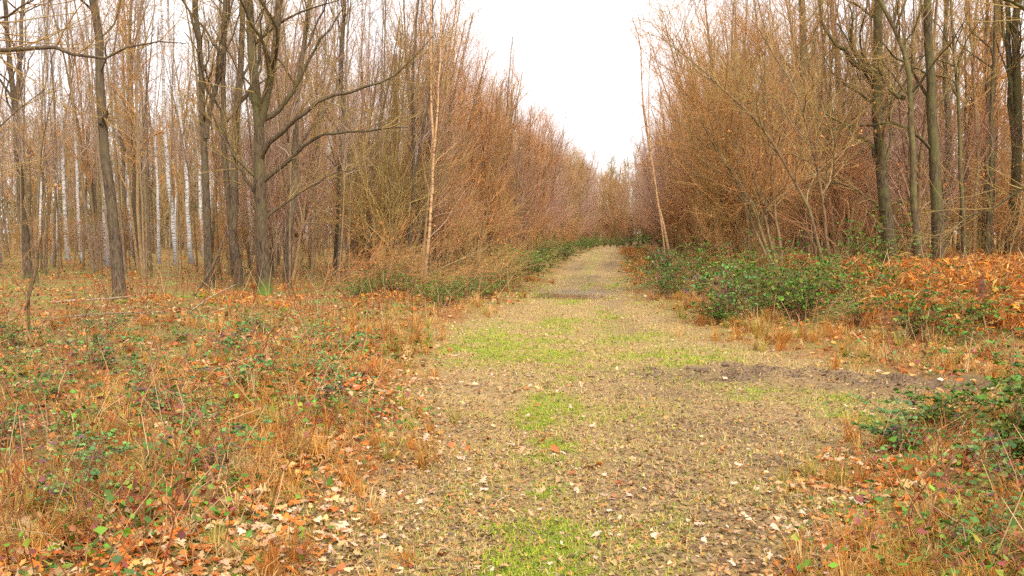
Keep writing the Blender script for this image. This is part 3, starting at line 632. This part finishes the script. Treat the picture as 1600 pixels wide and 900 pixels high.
def mass(name, label, pts, mat, cat):
    g = Geo()
    for k, (x, y) in enumerate(pts):
        p = FP[k % 4]; a = rng.uniform(0, 6.3); s = rng.uniform(.8, 1.15); V = np.concatenate(p.V) * s
        W = V.copy(); W[:, 0] = V[:, 0] * math.cos(a) - V[:, 1] * math.sin(a) + x; W[:, 1] = V[:, 0] * math.sin(a) + V[:, 1] * math.cos(a) + y
        W[:, 2] += float(H(x, y)); base = g.n
        g.V.append(W); g.F += [f + base for f in p.F]; g.n += len(W)
    tag(link(name, g.mesh(name, mat)), label, cat, kind='stuff')
mass('far_wood', 'hazy brown mass of distant bare trees closing the left wood', [(rng.uniform(-122, -14), rng.uniform(76, 118)) for _ in range(400)] + [(rng.uniform(-16, 12), rng.uniform(152, 178)) for _ in range(45)], M['far'], 'wood')
mass('far_woodland', 'brown mass of distant bare trees behind the right wood', [(rng.uniform(8, 66), rng.uniform(70, 100)) for _ in range(130)], M['far'], 'wood')

# ------------------------------------------------------------------ ground cover
def view_pts(n, y0, y1, r, wl=0.85, wr=0.6):
    y = np.exp(r.uniform(math.log(y0), math.log(y1), n)); x = r.uniform(-wl * y - .8, wr * y + .8); return x, y
def blades(x, y, hgt, wid, lean, cols, r, g=None):
    n = len(x); a = r.uniform(0, 2 * math.pi, n); b = a + r.normal(0, .5, n) + math.pi / 2
    p = np.stack([x, y, H(x, y) - 0.005], 1); d = np.stack([np.cos(a), np.sin(a), 0 * a], 1); w = np.stack([np.cos(b), np.sin(b), 0 * a], 1) * wid[:, None]
    up = np.array([0, 0, 1.]); ln = lean[:, None]; hh = hgt[:, None]
    m_ = p + up * hh * .6 * (1 - .25 * ln) + d * hh * .3 * ln; t = p + up * hh * (1 - .62 * ln) + d * hh * .9 * ln
    V = np.stack([p - w, p + w, m_ + w * .7, m_ - w * .7, t], 1); i = np.arange(n)[:, None] * 5
    g = g or Geo(); C = np.repeat(cols, 5, 0); k = g.n
    g.add(V, np.concatenate([i, i + 1, i + 2, i + 3], 1), C); g.F.append(np.concatenate([i + 3, i + 2, i + 4], 1) + k); return g
OAKW = np.array([.02, .22, .12, .36, .2, .38, .2, .04])
def oak_leaves(x, y, z, size, cols, r, g=None, W=OAKW, tilt=.35):
    n = len(x); K = len(W); s = np.linspace(-.5, .5, K)
    curl = r.normal(0, .35, n); bow = r.normal(.1, .35, n)
    lx = np.broadcast_to(s[None, :, None], (n, K, 3)); ly = W[None, :, None] * np.array([-1, 0, 1.])[None, None] * (1 + .25 * r.standard_normal((n, K, 1)))
    lz = curl[:, None, None] * ly ** 2 * 2 + bow[:, None, None] * lx ** 2 + .04 * r.standard_normal((n, K, 3))
    L = np.stack([lx, np.broadcast_to(ly, lx.shape), lz], -1).reshape(n, K * 3, 3) * size[:, None, None]
    ax = nrm(np.stack([r.normal(0, tilt, n), r.normal(0, tilt, n), np.ones(n)], 1)); az = r.uniform(0, 2 * math.pi, n)
    u = nrm(np.cross(np.stack([np.cos(az), np.sin(az), 0 * az], 1), ax)); v = np.cross(ax, u)
    V = L[:, :, :1] * u[:, None] + L[:, :, 1:2] * v[:, None] + L[:, :, 2:] * ax[:, None] + np.stack([x, y, z], 1)[:, None]
    q = [[k * 3 + j, k * 3 + j + 1, k * 3 + j + 4, k * 3 + j + 3] for k in range(K - 1) for j in (0, 1)]
    F = (np.arange(n)[:, None, None] * K * 3 + np.array(q)[None]).reshape(-1, 4)
    g = g or Geo(); g.add(V, F, np.repeat(cols, K * 3, 0)); return g
TAN = [(.46, .28, .13), (.52, .35, .19), (.38, .19, .07), (.46, .20, .05), (.26, .12, .045), (.56, .41, .27), (.38, .23, .10)]
RUST = [(.54, .17, .025), (.42, .11, .018), (.58, .28, .07), (.28, .09, .02), (.56, .33, .12), (.50, .14, .02)]

def litter_p(x, y):
    p = on_path(x, y, .4); l, r = edges(x, y)
    bank = np.exp(-((x - l + .25) / .8) ** 2) * smooth(11, 7, y)
    rb = np.exp(-((x - r + .1) / .45) ** 2) * smooth(9, 5, y)
    fl = (1 - p) * smooth(.36, .62, fbm(x, y, .7, 4, 21))
    return np.clip(.15 * (1 - p) + .30 * p * smooth(.42, .75, fbm(x, y, 1.6, 4, 22)) + .9 * bank + .8 * rb + .75 * fl, 0, 1)
r = np.random.default_rng(50)
gl = Geo()
x, y = view_pts(19000, 3.0, 9.5, r); k = r.random(len(x)) < litter_p(x, y) * (1 - .5 * grass_mask(x, y)) * (1 - .4 * np.clip(blobs(x, y, MUD[:3]), 0, 1)); x, y = x[k], y[k]
p = on_path(x, y); c = np.where((r.random(len(x)) < p)[:, None], pick(TAN, len(x), r), pick(RUST + TAN[:2], len(x), r))
oak_leaves(x, y, H(x, y) + r.uniform(.005, .035, len(x)), r.uniform(.045, .085, len(x)) * (1 - .45 * p), c, r, gl)
x, y = view_pts(24000, 8, 40, r); k = r.random(len(x)) < np.clip(litter_p(x, y), 0, 1); x, y = x[k], y[k]
p = on_path(x, y); c = np.where((r.random(len(x)) < p)[:, None], pick(TAN, len(x), r), pick(RUST + TAN[:2], len(x), r))
oak_leaves(x, y, H(x, y) + r.uniform(.005, .04, len(x)), r.uniform(.07, .12, len(x)) * (1 - .3 * p), c, r, gl, np.array([.03, .3, .03]))
# crumbled leaf bits trodden into the track
x, y = view_pts(95000, 3.0, 26, r, .3, .45); k = r.random(len(x)) < on_path(x, y, .3) * (1 - .6 * grass_mask(x, y)); x, y = x[k], y[k]
oak_leaves(x, y, H(x, y) + r.uniform(.002, .012, len(x)), r.uniform(.012, .036, len(x)), pick(TAN[:1] + TAN[2:5] + TAN[6:] + [(.16, .09, .05), (.2, .12, .07), (.26, .16, .09), (.34, .22, .12), (.12, .07, .04)], len(x), r, .25), r, gl, np.array([.24, .2]))
tag(link('leaf_litter', gl.mesh('leaf_litter', M['leaf'])), 'brown and tan fallen leaves strewn over track and wood floor', 'leaf litter', kind='stuff')

# short green grass on the track
GR = [(.19, .29, .01), (.26, .36, .012), (.36, .38, .025), (.13, .23, .01), (.44, .36, .06)]
r = np.random.default_rng(51)
x, y = view_pts(300000, 3.0, 34, r, .35, .42); k = r.random(len(x)) < np.clip(grass_mask(x, y) * 1.1 + .5 * on_path(x, y, .9) * smooth(.25, .6, fbm(x, y, 1.1, 4, 15)), 0, 1) * (1 - .7 * np.clip(blobs(x, y, MUD), 0, 1)); x, y = x[k], y[k]
gc = np.where((r.random(len(x)) < np.clip(grass_mask(x, y) * 2.2, .12, .95))[:, None], pick(GR, len(x), r), pick([(.54, .38, .14), (.46, .31, .11), (.58, .44, .19), (.42, .32, .08), (.36, .33, .06)], len(x), r))
gg = blades(x, y, r.uniform(.02, .06, len(x)) * (1 + .03 * y), r.uniform(.0013, .0026, len(x)) * (1 + .1 * y), r.uniform(.4, 1.55, len(x)), gc, r)
tag(link('short_grass', gg.mesh('short_grass', M['grass'], False)), 'short yellow-green grass growing along the track', 'grass', kind='stuff')
# dry grass on the verges
DG = [(.60, .33, .09), (.64, .42, .16), (.50, .20, .035), (.54, .26, .05), (.46, .17, .03), (.38, .30, .05)]
def dry_p(x, y):
    l, rr = edges(x, y); o = 1 - on_path(x, y, .8)
    left = np.exp(-((x - l + .7 + 1.1 * smooth(10, 6, y)) / 1.3) ** 2) * (1 - .75 * np.exp(-((x - l) / .7) ** 2) * smooth(10, 7, y)) * (y < 30); right = np.exp(-((x - rr - .7) / 1.0) ** 2) * (y < 30)
    return o * np.clip(left + right * 1.2 + .35 * (y < 14), 0, 1) * smooth(.36, .62, fbm(x, y, 1.6, 3, 31))
r = np.random.default_rng(52)
x, y = view_pts(110000, 3.0, 32, r); k = r.random(len(x)) < dry_p(x, y); x, y = x[k], y[k]
gd = blades(x, y, r.uniform(.05, .2, len(x)) * (.6 + .8 * fbm(x, y, 1.8, 2, 33)), r.uniform(.0012, .0026, len(x)) * (1 + .08 * y), r.uniform(.5, 1.5, len(x)), pick(DG, len(x), r), r)
cx, cy = view_pts(6400, 3.4, 30, r); k = r.random(len(cx)) < np.clip(dry_p(cx, cy) * 1.3, 0, 1); cx, cy = cx[k], cy[k]
for a_, b_ in zip(cx, cy):                                  # tussocks: blades fan out from one root
    nb = int(r.integers(22, 46)); tone = np.array(DG)[r.integers(0, 6)] * r.uniform(.75, 1.1); hh = r.uniform(.14, .36) * (1.35 if b_ > 11 else 1.0); az = r.uniform(0, 6.28, nb); rad = r.uniform(0, .05, nb)
    bx, by = a_ + rad * np.cos(az), b_ + rad * np.sin(az)
    blades(bx, by, hh * r.uniform(.5, 1.15, nb), r.uniform(.0013, .0026, nb) * (1 + .07 * b_), r.uniform(.25, 1.4, nb), np.clip(tone[None] * (1 + .2 * r.standard_normal((nb, 1))), .01, .9), r, gd)
tag(link('dry_grass', gd.mesh('dry_grass', M['grass'], False)), 'tangled straw-coloured dry grass along both verges', 'dry grass', kind='stuff')
# green weeds low in the tangle of the left bank and the wood floor
r = np.random.default_rng(53)
x, y = view_pts(50000, 3.2, 45, r); l, rr = edges(x, y); k = (r.random(len(x)) < (.14 + .8 * smooth(.44, .64, fbm(x, y, .9, 4, 41))) * (1 - on_path(x, y))) & ((x < l) | (y < 12)); x, y = x[k], y[k]
gw = oak_leaves(x, y, H(x, y) + r.uniform(.02, .25, len(x)), r.uniform(.02, .052, len(x)) * (1 + .03 * y), pick([(.07, .16, .012), (.12, .23, .015), (.20, .22, .02), (.06, .12, .015), (.20, .05, .035), (.28, .10, .03)], len(x), r, .25), r, None, np.array([.05, .33, .03]), .7)
tag(link('low_weeds', gw.mesh('low_weeds', M['bramble'])), 'small green and purple leaves woven through the dead growth of the bank', 'weeds', kind='stuff')
# thin upright dead stems on the left bank
r = np.random.default_rng(54)
x, y = view_pts(7000, 3.5, 30, r); l, rr = edges(x, y); k = (((x < l - .3) & (x > l - 4.5 - .25 * y)) | ((x > rr + .4) & (x < rr + 7))) & (r.random(len(x)) < .8); x, y = x[k], y[k]; n = len(x)
d = np.stack([r.normal(0, .35, n), r.normal(0, .35, n), np.ones(n)], 1); hgt = (r.uniform(.12, .5, n) * (1 + 1.1 * smooth(11, 18, y)))[:, None]; p0 = np.stack([x, y, H(x, y)], 1)
P = np.stack([p0, p0 + d * hgt * .5 + .03 * r.standard_normal((n, 3)), p0 + d * hgt * [1, 1, .92] + .08 * r.standard_normal((n, 3))], 1)
gs = tubes(P, np.tile([.003, .0025, .0015], (n, 1)) * r.uniform(.7, 1.4, (n, 1)) * (1 + .06 * y[:, None]), 3, None, pick([(.25, .07, .03), (.32, .15, .05), (.2, .1, .04), (.4, .26, .12)], n, r))
tag(link('dead_stems', gs.mesh('dead_stems', M['leaf'])), 'thin reddish dead stems poking up from the verges', 'dead stems', kind='stuff')

# bracken
def frond_plant(r):
    g = Geo(); BC = [(.62, .19, .018), (.68, .26, .03), (.46, .13, .02), (.64, .36, .10), (.36, .12, .025), (.40, .20, .06), (.26, .12, .04)]
    for f in range(int(r.integers(4, 6))):
        a = r.uniform(0, 6.28); L = r.uniform(.45, .85); t = np.linspace(0, 1, 9); out = L * (.2 * t + .65 * t ** 1.7); zz = L * (1.3 * t - .75 * t ** 2.4) * r.uniform(.7, 1.05)
        P = np.stack([np.cos(a) * out, np.sin(a) * out, zz], 1) + .02 * r.standard_normal((9, 3)); c = pick(BC, 1, r)
        tubes(P[None], np.linspace(.005, .0015, 9)[None], 3, g, c)
        q = np.linspace(1.6, 8, 17); i_ = np.minimum(q.astype(int), 7); u = (q - i_)[:, None]; B = P[i_] * (1 - u) + P[i_ + 1] * u; D = P[i_ + 1] - P[i_]
        side = np.array([-math.sin(a), math.cos(a), 0]); w = (.17 * np.sin(np.pi * np.clip((q - .6) / 8, 0, 1)) * L + .02)[:, None] * r.uniform(.6, 1.15, (17, 1))
        for sd in (-1, 1):
            T = B + sd * side * w + D * .7 + np.stack([.03 * r.standard_normal(17), .03 * r.standard_normal(17), -r.uniform(0, .2, 17)], 1)
            md = B * .5 + T * .5; fw = D * .13; tw = np.array([0, 0, 1]) * r.normal(0, .012, (17, 1))
            V = np.stack([B, md - fw + tw, T, md + fw - tw], 1); b_ = np.arange(17)[:, None] * 4
            g.add(V, b_ + [0, 1, 2, 3], np.repeat(pick(BC, 17, r), 4, 0))
    return g
r = np.random.default_rng(60); BP = [frond_plant(r) for _ in range(6)]
def scatter(protos, pts, r, s0, s1, g=None, sink=.03):
    g = g or Geo()
    for x, y in pts:
        p = protos[r.integers(len(protos))]; a = r.uniform(0, 6.28); s = r.uniform(s0, s1); V = np.concatenate(p.V) * s; W = V.copy()
        W[:, 0] = V[:, 0] * math.cos(a) - V[:, 1] * math.sin(a) + x; W[:, 1] = V[:, 0] * math.sin(a) + V[:, 1] * math.cos(a) + y; W[:, 2] += float(H(x, y)) - sink
        k = g.n; g.V.append(W.astype(np.float32)); g.F += [f + k for f in p.F]; g.C += p.C; g.n += len(W)
    return g
pts = []
while len(pts) < 640:
    y = math.exp(r.uniform(math.log(13), math.log(42))); x = r.uniform(2.0, .54 * y + 1)
    w = float(smooth(2.8, 4.6, x)) * (1.0 if x > .3 * y else .30)
    if y < 17 and x < 4.6: w *= .15
    if r.random() < w: pts.append((x, y))
for _ in range(70): y = r.uniform(28, 75); pts.append((float(np.interp(y, _yr, _xr)) + r.uniform(.3, 1.6), y))
tag(link('bracken', scatter(BP, pts, r, .6, 1.2).mesh('bracken', M['bracken'])), 'rust-orange dead bracken covering the bank under the right wood', 'bracken', kind='stuff')
pts = []
while len(pts) < 45:
    y = math.exp(r.uniform(math.log(16), math.log(50))); x = r.uniform(-.7 * y, -4)
    if fbm(x, y, .25, 2, 77) > .52: pts.append((x, y))
tag(link('bracken_patches', scatter(BP, pts, r, .4, .75).mesh('bracken_patches', M['bracken'])), 'scattered low dead bracken on the floor of the left wood', 'bracken', kind='stuff')

# brambles
LEAFW = np.array([.03, .3, .33, .2, .02])
def bramble(seed, dark=False, nst=14, L=(.7, 1.4), nodes=11, lf=.055):
    r = np.random.default_rng(seed); sg = Geo(); lg = Geo(); gl_ = [(.06, .125, .01), (.09, .17, .014), (.13, .20, .02), (.045, .09, .01), (.18, .19, .025)] if dark else [(.09, .19, .04), (.13, .24, .05), (.07, .15, .04), (.18, .24, .06), (.14, .06, .06)]
    for k in range(nst + 5):
        a = r.uniform(0, 6.28); ln = r.uniform(*L) * (1 if k < nst else r.uniform(1.4, 2.0)); t = np.linspace(0, 1, 7); hh = r.uniform(.3, .9) * min(ln, L[1])
        out = ln * (.35 * t + .5 * t ** 2); zz = hh * np.sin(math.pi * t * r.uniform(.55, .85)) * .85
        P = np.stack([np.cos(a) * out, np.sin(a) * out, zz], 1) + .03 * r.standard_normal((7, 3)); P[0, 2] = -.02
        tubes(P[None], np.linspace(.005, .002, 7)[None], 3, sg, pick([(.2, .08, .05), (.22, .16, .06), (.3, .15, .08)], 1, r))
        for j in range(nodes if k < nst else nodes // 2):
            f = r.uniform(.15, 1) * 6; i = min(int(f), 5); q = P[i] * (1 - f + i) + P[i + 1] * (f - i)
            b = r.uniform(0, 6.28); off = np.array([math.cos(b), math.sin(b), r.uniform(0, .6)]) * r.uniform(.03, .10); c = pick(gl_, 1, r)
            ctr = q + off; n = 3; da = b + np.array([-1.2, 0, 1.2]); cc = ctr[None] + np.stack([np.cos(da), np.sin(da), 0 * da + .1], 1) * lf * .55
            oak_leaves(cc[:, 0], cc[:, 1], np.maximum(cc[:, 2], .03), np.full(3, lf) * r.uniform(.5, 1.3), np.repeat(c, 3, 0), r, lg, LEAFW, .55)
    return {'stems': [sg.mesh('stems', M['leaf'])], 'leaves': [lg.mesh('leaves', M['bramble'])]}
BRD = [bramble(400 + k, True, 16, (.8, 1.5), 15) for k in range(3)]; BRL = [bramble(410 + k, False, 12, (.5, 1.1), 11, .06) for k in range(3)]
BRN = bramble(420, True, 20, (.7, 1.3), 16, .062); BRN2 = bramble(421, False, 16, (.5, 1.0), 14, .06)
def bush(pr, x, y, s, label, group=None, sz=None):
    return place_tree(pr, 'bramble_bush', x, y, rng.uniform(0, 6.28), s, label, 'bramble', group, sz=sz)
bush(BRN, 2.75, 6.3, .8, 'dark leafy bramble spilling towards the track at the right edge, nearer of two')
bush(BRN, 3.3, 7.1, .9, 'dark leafy bramble at the right edge, just behind the nearest one')
bush(BRN, 3.0, 5.6, .75, 'dark bramble hanging in from the right edge, in front of the nearest leafy one')
bush(BRN, 3.7, 6.5, .95, 'tall bramble cut by the right edge, behind the two nearest ones')
bush(BRN, 2.5, 7.2, .6, 'low dark bramble where the right foreground bramble meets the side track')
bush(BRN2, 2.3, 5.2, .5, 'yellow-green bramble runners reaching from the right bank over dead leaves')
bush(BRN2, 2.1, 6.6, .6, 'small bramble spray with bluish leaves at the rim of the right foreground bramble')
bush(BRN2, 1.75, 4.35, .35, 'low bramble shoot among dead leaves in the bottom right corner')
bush(BRN2, -2.9, 4.5, .5, 'broad-leaved bramble in the bottom left corner')
bush(BRL[0], -3.2, 5.2, .5, 'low bramble just behind the bottom left corner')
bush(BRL[1], -3.4, 8.0, .7, 'green bramble mound in the middle of the left bank')
bush(BRL[2], -5.6, 9.2, .8, 'bramble clump at the left edge below the thin sapling')
bush(BRL[0], -4.7, 10.4, .7, 'green bramble clump on the left bank, right of the sapling')
for k, (x, y) in enumerate([(-6.6, 10.6), (-5.2, 7.6), (-4.2, 6.4), (-7.3, 12.2), (-4.1, 12.0), (-3.6, 9.8), (-2.4, 7.2), (-6.2, 8.6), (-5.9, 11.6), (-7.9, 11.0), (-8.2, 13.2), (-4.9, 8.7), (-3.9, 7.2), (-3.1, 6.3), (-2.5, 5.4), (-4.4, 5.9), (-6.9, 9.6), (-5.1, 12.6), (-6.5, 13.5), (-2.9, 8.9), (-3.3, 11.0)]):
    bush(BRL[k % 3], x, y, .5 + .12 * math.sin(k * 2.3), 'straggly low bramble woven into the left bank', 'low brambles on the left bank')
for k in range(20):
    y = rng.uniform(18.5, 25); x = rng.uniform(-6.2, -2.7)
    bush(BRD[k % 3], x, y, rng.uniform(.5, .85), 'low green bramble in the strip in front of the left thicket', 'brambles before the left thicket')
bush(BRD[0], -2.9, 30, 1.4, 'tall dark green bramble leaning into the path where it narrows on the left'); bush(BRD[1], -2.7, 33, 1.3, 'dark green bramble behind the tall one where the path narrows on the left')
for k in range(26):
    y = rng.uniform(26, 95); bush(BRD[k % 3], float(np.interp(y, _yl, _xl)) - rng.uniform(.2, 1.4), y, rng.uniform(.8, 1.45), 'dark green bramble along the left edge of the distant path', 'brambles along the far left edge')
for k in range(26):
    y = rng.uniform(15.5, 30); bush((BRD + BRL[:1])[k % 4], float(np.interp(y, _yr, _xr)) + rng.uniform(.35, 2.6), y, rng.uniform(.45, 1.1), 'green bramble in the bank along the right side of the path', 'brambles on the right bank', sz=rng.uniform(.6, 1.6))
bush(BRD[0], 3.15, 15.3, .95, 'dark round bramble bush at the foot of the right bank', sz=1.35); bush(BRD[1], 3.0, 15.9, .8, 'dark bramble mound directly behind the round one at the foot of the right bank')
bush(BRD[1], 4.3, 13.2, .9, 'green bramble bush where the bracken meets the side track', sz=1.2); bush(BRD[2], 4.75, 12.9, .75, 'small bramble right of the bush beside the side track')
for k, (x, y) in enumerate([(3.6, 16.5), (4.2, 17.5), (5.0, 16.5), (2.4, 17.5), (4.6, 19), (3.9, 14.6), (5.3, 13.6), (3.4, 17.6), (2.7, 16.6), (3.2, 19.2)]):
    bush(BRD[k % 3], x, y, rng.uniform(.6, 1.0), 'bramble growing through the orange bracken of the right bank', 'brambles in the bracken', sz=rng.uniform(.7, 1.25))
for k, (x, y) in enumerate([(4.5, 9.0), (4.1, 8.2), (4.9, 10.2), (3.9, 7.7)]):
    bush(BRL[k % 3], x, y, .5, 'thin bramble beside the side track at the right edge', 'brambles by the side track')
for k in range(12):
    y = rng.uniform(32, 80); bush(BRD[k % 3], float(np.interp(y, _yr, _xr)) + rng.uniform(.4, 1.6), y, rng.uniform(.5, .8), 'bramble along the right edge of the distant path', 'brambles along the far right edge')
bush(BRD[2], 6.2, 22, 1.0, 'tall leafy evergreen shoot left of the thick mossy-footed tree', sz=1.7)

for k in range(9):
    bush(BRD[k % 3], -1.6 + .75 * k, rng.uniform(99, 104), rng.uniform(1.2, 1.7), 'bramble across the far end of the path', 'brambles across the far end')
# ------------------------------------------------------------------ small things
def log(name, label, pts, r0, r1, seed, cat, mat):
    r = np.random.default_rng(seed); p = np.asarray(pts, float); o = p[0].copy(); P = resample(p - o, 8, .01, r)[None]
    g = tubes(P, np.linspace(r0, r1, 8)[None] * (1 + .08 * r.standard_normal((1, 8))), 7)
    g.add(P[0, :1], np.zeros((0, 3), int)); n = g.n - 1
    g.F.append(np.array([[n, (i + 1) % 7, i] for i in range(7)]))
    return tag(link(name, g.mesh(name, mat), None, tuple(o)), label, cat)
def hz(x, y, d=0): return (x, y, float(H(x, y)) + d)
log('dead_branch', 'dark dead branch leaning up out of the litter beside the slim forked tree', [hz(-10.12, 20.5, -.05), (-9.61, 20.6, .74), (-9.24, 20.6, 1.66)], .055, .02, 1, 'branch', M['bark'])
log('dead_branch', 'pale fallen branch lying by the foot of the lone brown trunk', [hz(-11.6, 17.2, .04), hz(-11.0, 17.5, .12), hz(-10.2, 17.9, .2)], .035, .012, 2, 'branch', M['deadwood'])
log('dead_branch', 'thin pale stick lying in the litter at the left edge', [hz(-9.3, 13.6, .05), hz(-8.4, 13.9, .16), hz(-7.6, 14.6, .12)], .02, .008, 3, 'branch', M['deadwood'])
log('dead_branch', 'bleached stick arching out of the left bank brambles', [hz(-7.6, 15.2, .0), hz(-7.2, 15.3, .35), hz(-6.8, 15.5, .55)], .018, .006, 4, 'branch', M['deadwood'])
log('dead_branch', 'long slanting dead bough at the front of the left thicket', [hz(-5.6, 22.8, .05), hz(-4.6, 23.2, .55), hz(-3.4, 23.9, 1.15)], .035, .01, 5, 'branch', M['bark_thin'])
# splintered stump
r = np.random.default_rng(70); sx, sy = 5.75, 14.5; K = 9; a = np.arange(K) * 2 * math.pi / K
lev = [(0, .13), (.15, .10), (.35, .085), (.5, .07)]
V = np.concatenate([np.stack([rd * (1 + .12 * r.standard_normal(K)) * np.cos(a), rd * (1 + .12 * r.standard_normal(K)) * np.sin(a), np.full(K, z) + (.14 * r.standard_normal(K) + .06 if z == .5 else 0)], 1) for z, rd in lev] + [[[.01, 0, .72]]])
F4 = [[l * K + i, l * K + (i + 1) % K, (l + 1) * K + (i + 1) % K, (l + 1) * K + i] for l in range(3) for i in range(K)]
gs = Geo().add(V, F4); gs.F.append(np.array([[3 * K + i, 3 * K + (i + 1) % K, 4 * K] for i in range(K)]))
tag(link('tree_stump', gs.mesh('tree_stump', M['stump'], False), None, hz(sx, sy, -.03)), 'splintered reddish stump sticking out of the bracken', 'stump')
# lumps: moss cushions and mud clods
def lump(seed, mat, name, flat=.5):
    r = np.random.default_rng(seed); nu, nv = 12, 7; u = np.arange(nu) * 2 * math.pi / nu; v = np.linspace(0, math.pi / 2, nv)
    V = []
    for vv in v:
        for uu in u:
            d = np.array([math.cos(uu) * math.cos(vv), math.sin(uu) * math.cos(vv), math.sin(vv) * flat])
            V.append(d * (1 + .35 * (float(noise2(d[0] * 2.6 + seed * 7, d[1] * 2.6 + d[2] * 3, seed)) - .5) + .16 * r.standard_normal() * (vv < 1.4)))
    F = [[i * nu + j, i * nu + (j + 1) % nu, (i + 1) * nu + (j + 1) % nu, (i + 1) * nu + j] for i in range(nv - 1) for j in range(nu)]
    return Geo().add(V, F).mesh(name, mat)
MC = [lump(80 + k, M['moss'], 'moss_cushion', .4) for k in range(2)]
for k, (x, y, s, lab) in enumerate([(-9.6, 20.2, .3, 'bright moss cushion in the litter left of the mossy-footed tree'), (-10.0, 20.0, .18, 'small moss cushion beside the bigger one left of the mossy-footed tree'), (-10.75, 18.5, .22, 'low moss cushion at the foot of the lone brown trunk')]):
    o = link('moss_cushion', MC[k % 2], None, hz(x, y, -.02)); o.scale = (s, s * .7, s * .6); tag(o, lab, 'moss')
CL = [lump(90 + k, M['clod'], 'mud_clod', .7) for k in range(4)]
r = np.random.default_rng(71)
for k in range(46):
    if k < 30: x = r.uniform(.3, 3.3); y = 10.3 - .14 * (x - 1.2) ** 2 - .12 * x + r.normal(0, .3)
    else: x, y = r.uniform(-.9, 1.2), r.uniform(4.3, 8)
    o = link('mud_clod', CL[k % 4], None, hz(x, y, -.01)); s = r.uniform(.02, .06) * (1 if k < 30 else .7); o.scale = (s, s * r.uniform(.7, 1.2), s * .8); o.rotation_euler = (0, 0, r.uniform(0, 6))
    tag(o, 'lump of churned mud beside the curving tyre rut' if k < 30 else 'crumbly dark clod lying on the near track', 'clod', 'clods by the tyre rut' if k < 30 else 'clods on the near track')
# single fallen leaves that stand out on the near track
r = np.random.default_rng(72); LM = {'pale': [], 'russet': []}
for nm, cs in (('pale', TAN[:2] + TAN[5:6]), ('russet', [(.5, .17, .04), (.40, .12, .035), (.33, .11, .04)])):
    for k in range(5): LM[nm].append(oak_leaves(np.zeros(1), np.zeros(1), np.zeros(1), np.ones(1), pick(cs, 1, r), r, None, OAKW, .25).mesh('fallen_leaf', M['leaf']))
n = 0
while n < 150:
    y = math.exp(r.uniform(math.log(3.9), math.log(9))); x = r.uniform(-.42 * y, .38 * y)
    if r.random() > float(on_path(x, y, .5)) * .1 + float(litter_p(x, y)): continue
    if x < float(np.interp(y, _yl, _xl)) - .3 or x > float(np.interp(y, _yr, _xr)) + .2: continue
    nm = 'pale' if r.random() < .62 else 'russet'; o = link('fallen_leaf', LM[nm][r.integers(5)], None, hz(x, y, .02)); s = r.uniform(.055, .09); o.scale = (s, s, s); o.rotation_euler = (r.normal(0, .25), r.normal(0, .25), r.uniform(0, 6.28))
    tag(o, 'bleached tan oak leaf lying on the near track' if nm == 'pale' else 'russet oak leaf lying on the near track', 'leaf', 'pale fallen leaves' if nm == 'pale' else 'russet fallen leaves'); n += 1

# ------------------------------------------------------------------ tell the alike brambles apart by their order along the path
for gname, key, text in (('low brambles on the left bank', near_end, '{} from the front of the straggly low brambles woven into the left bank'),
        ('brambles before the left thicket', from_left, '{} from the left of the low green brambles in front of the left thicket'),
        ('brambles along the far left edge', near_end, '{} from the near end of the dark brambles along the distant path, left side'),
        ('brambles on the right bank', near_end, '{} from the near end of the green brambles on the right bank of the path'),
        ('brambles in the bracken', from_left, '{} from the left of the brambles growing through the orange bracken'),
        ('brambles by the side track', from_left, '{} from the left of the thin brambles beside the side track'),
        ('brambles along the far right edge', near_end, '{} from the near end of the brambles along the distant path, right side')):
    number([o for o in col.objects if o.get('group') == gname], key, text)
number([o for o in col.objects if o.get('group') == 'brambles across the far end'], from_left, '{} from the left of the brambles across the far end of the path')
number(mem, from_left, '{} from the left among the bare hornbeams closing the far end of the path')
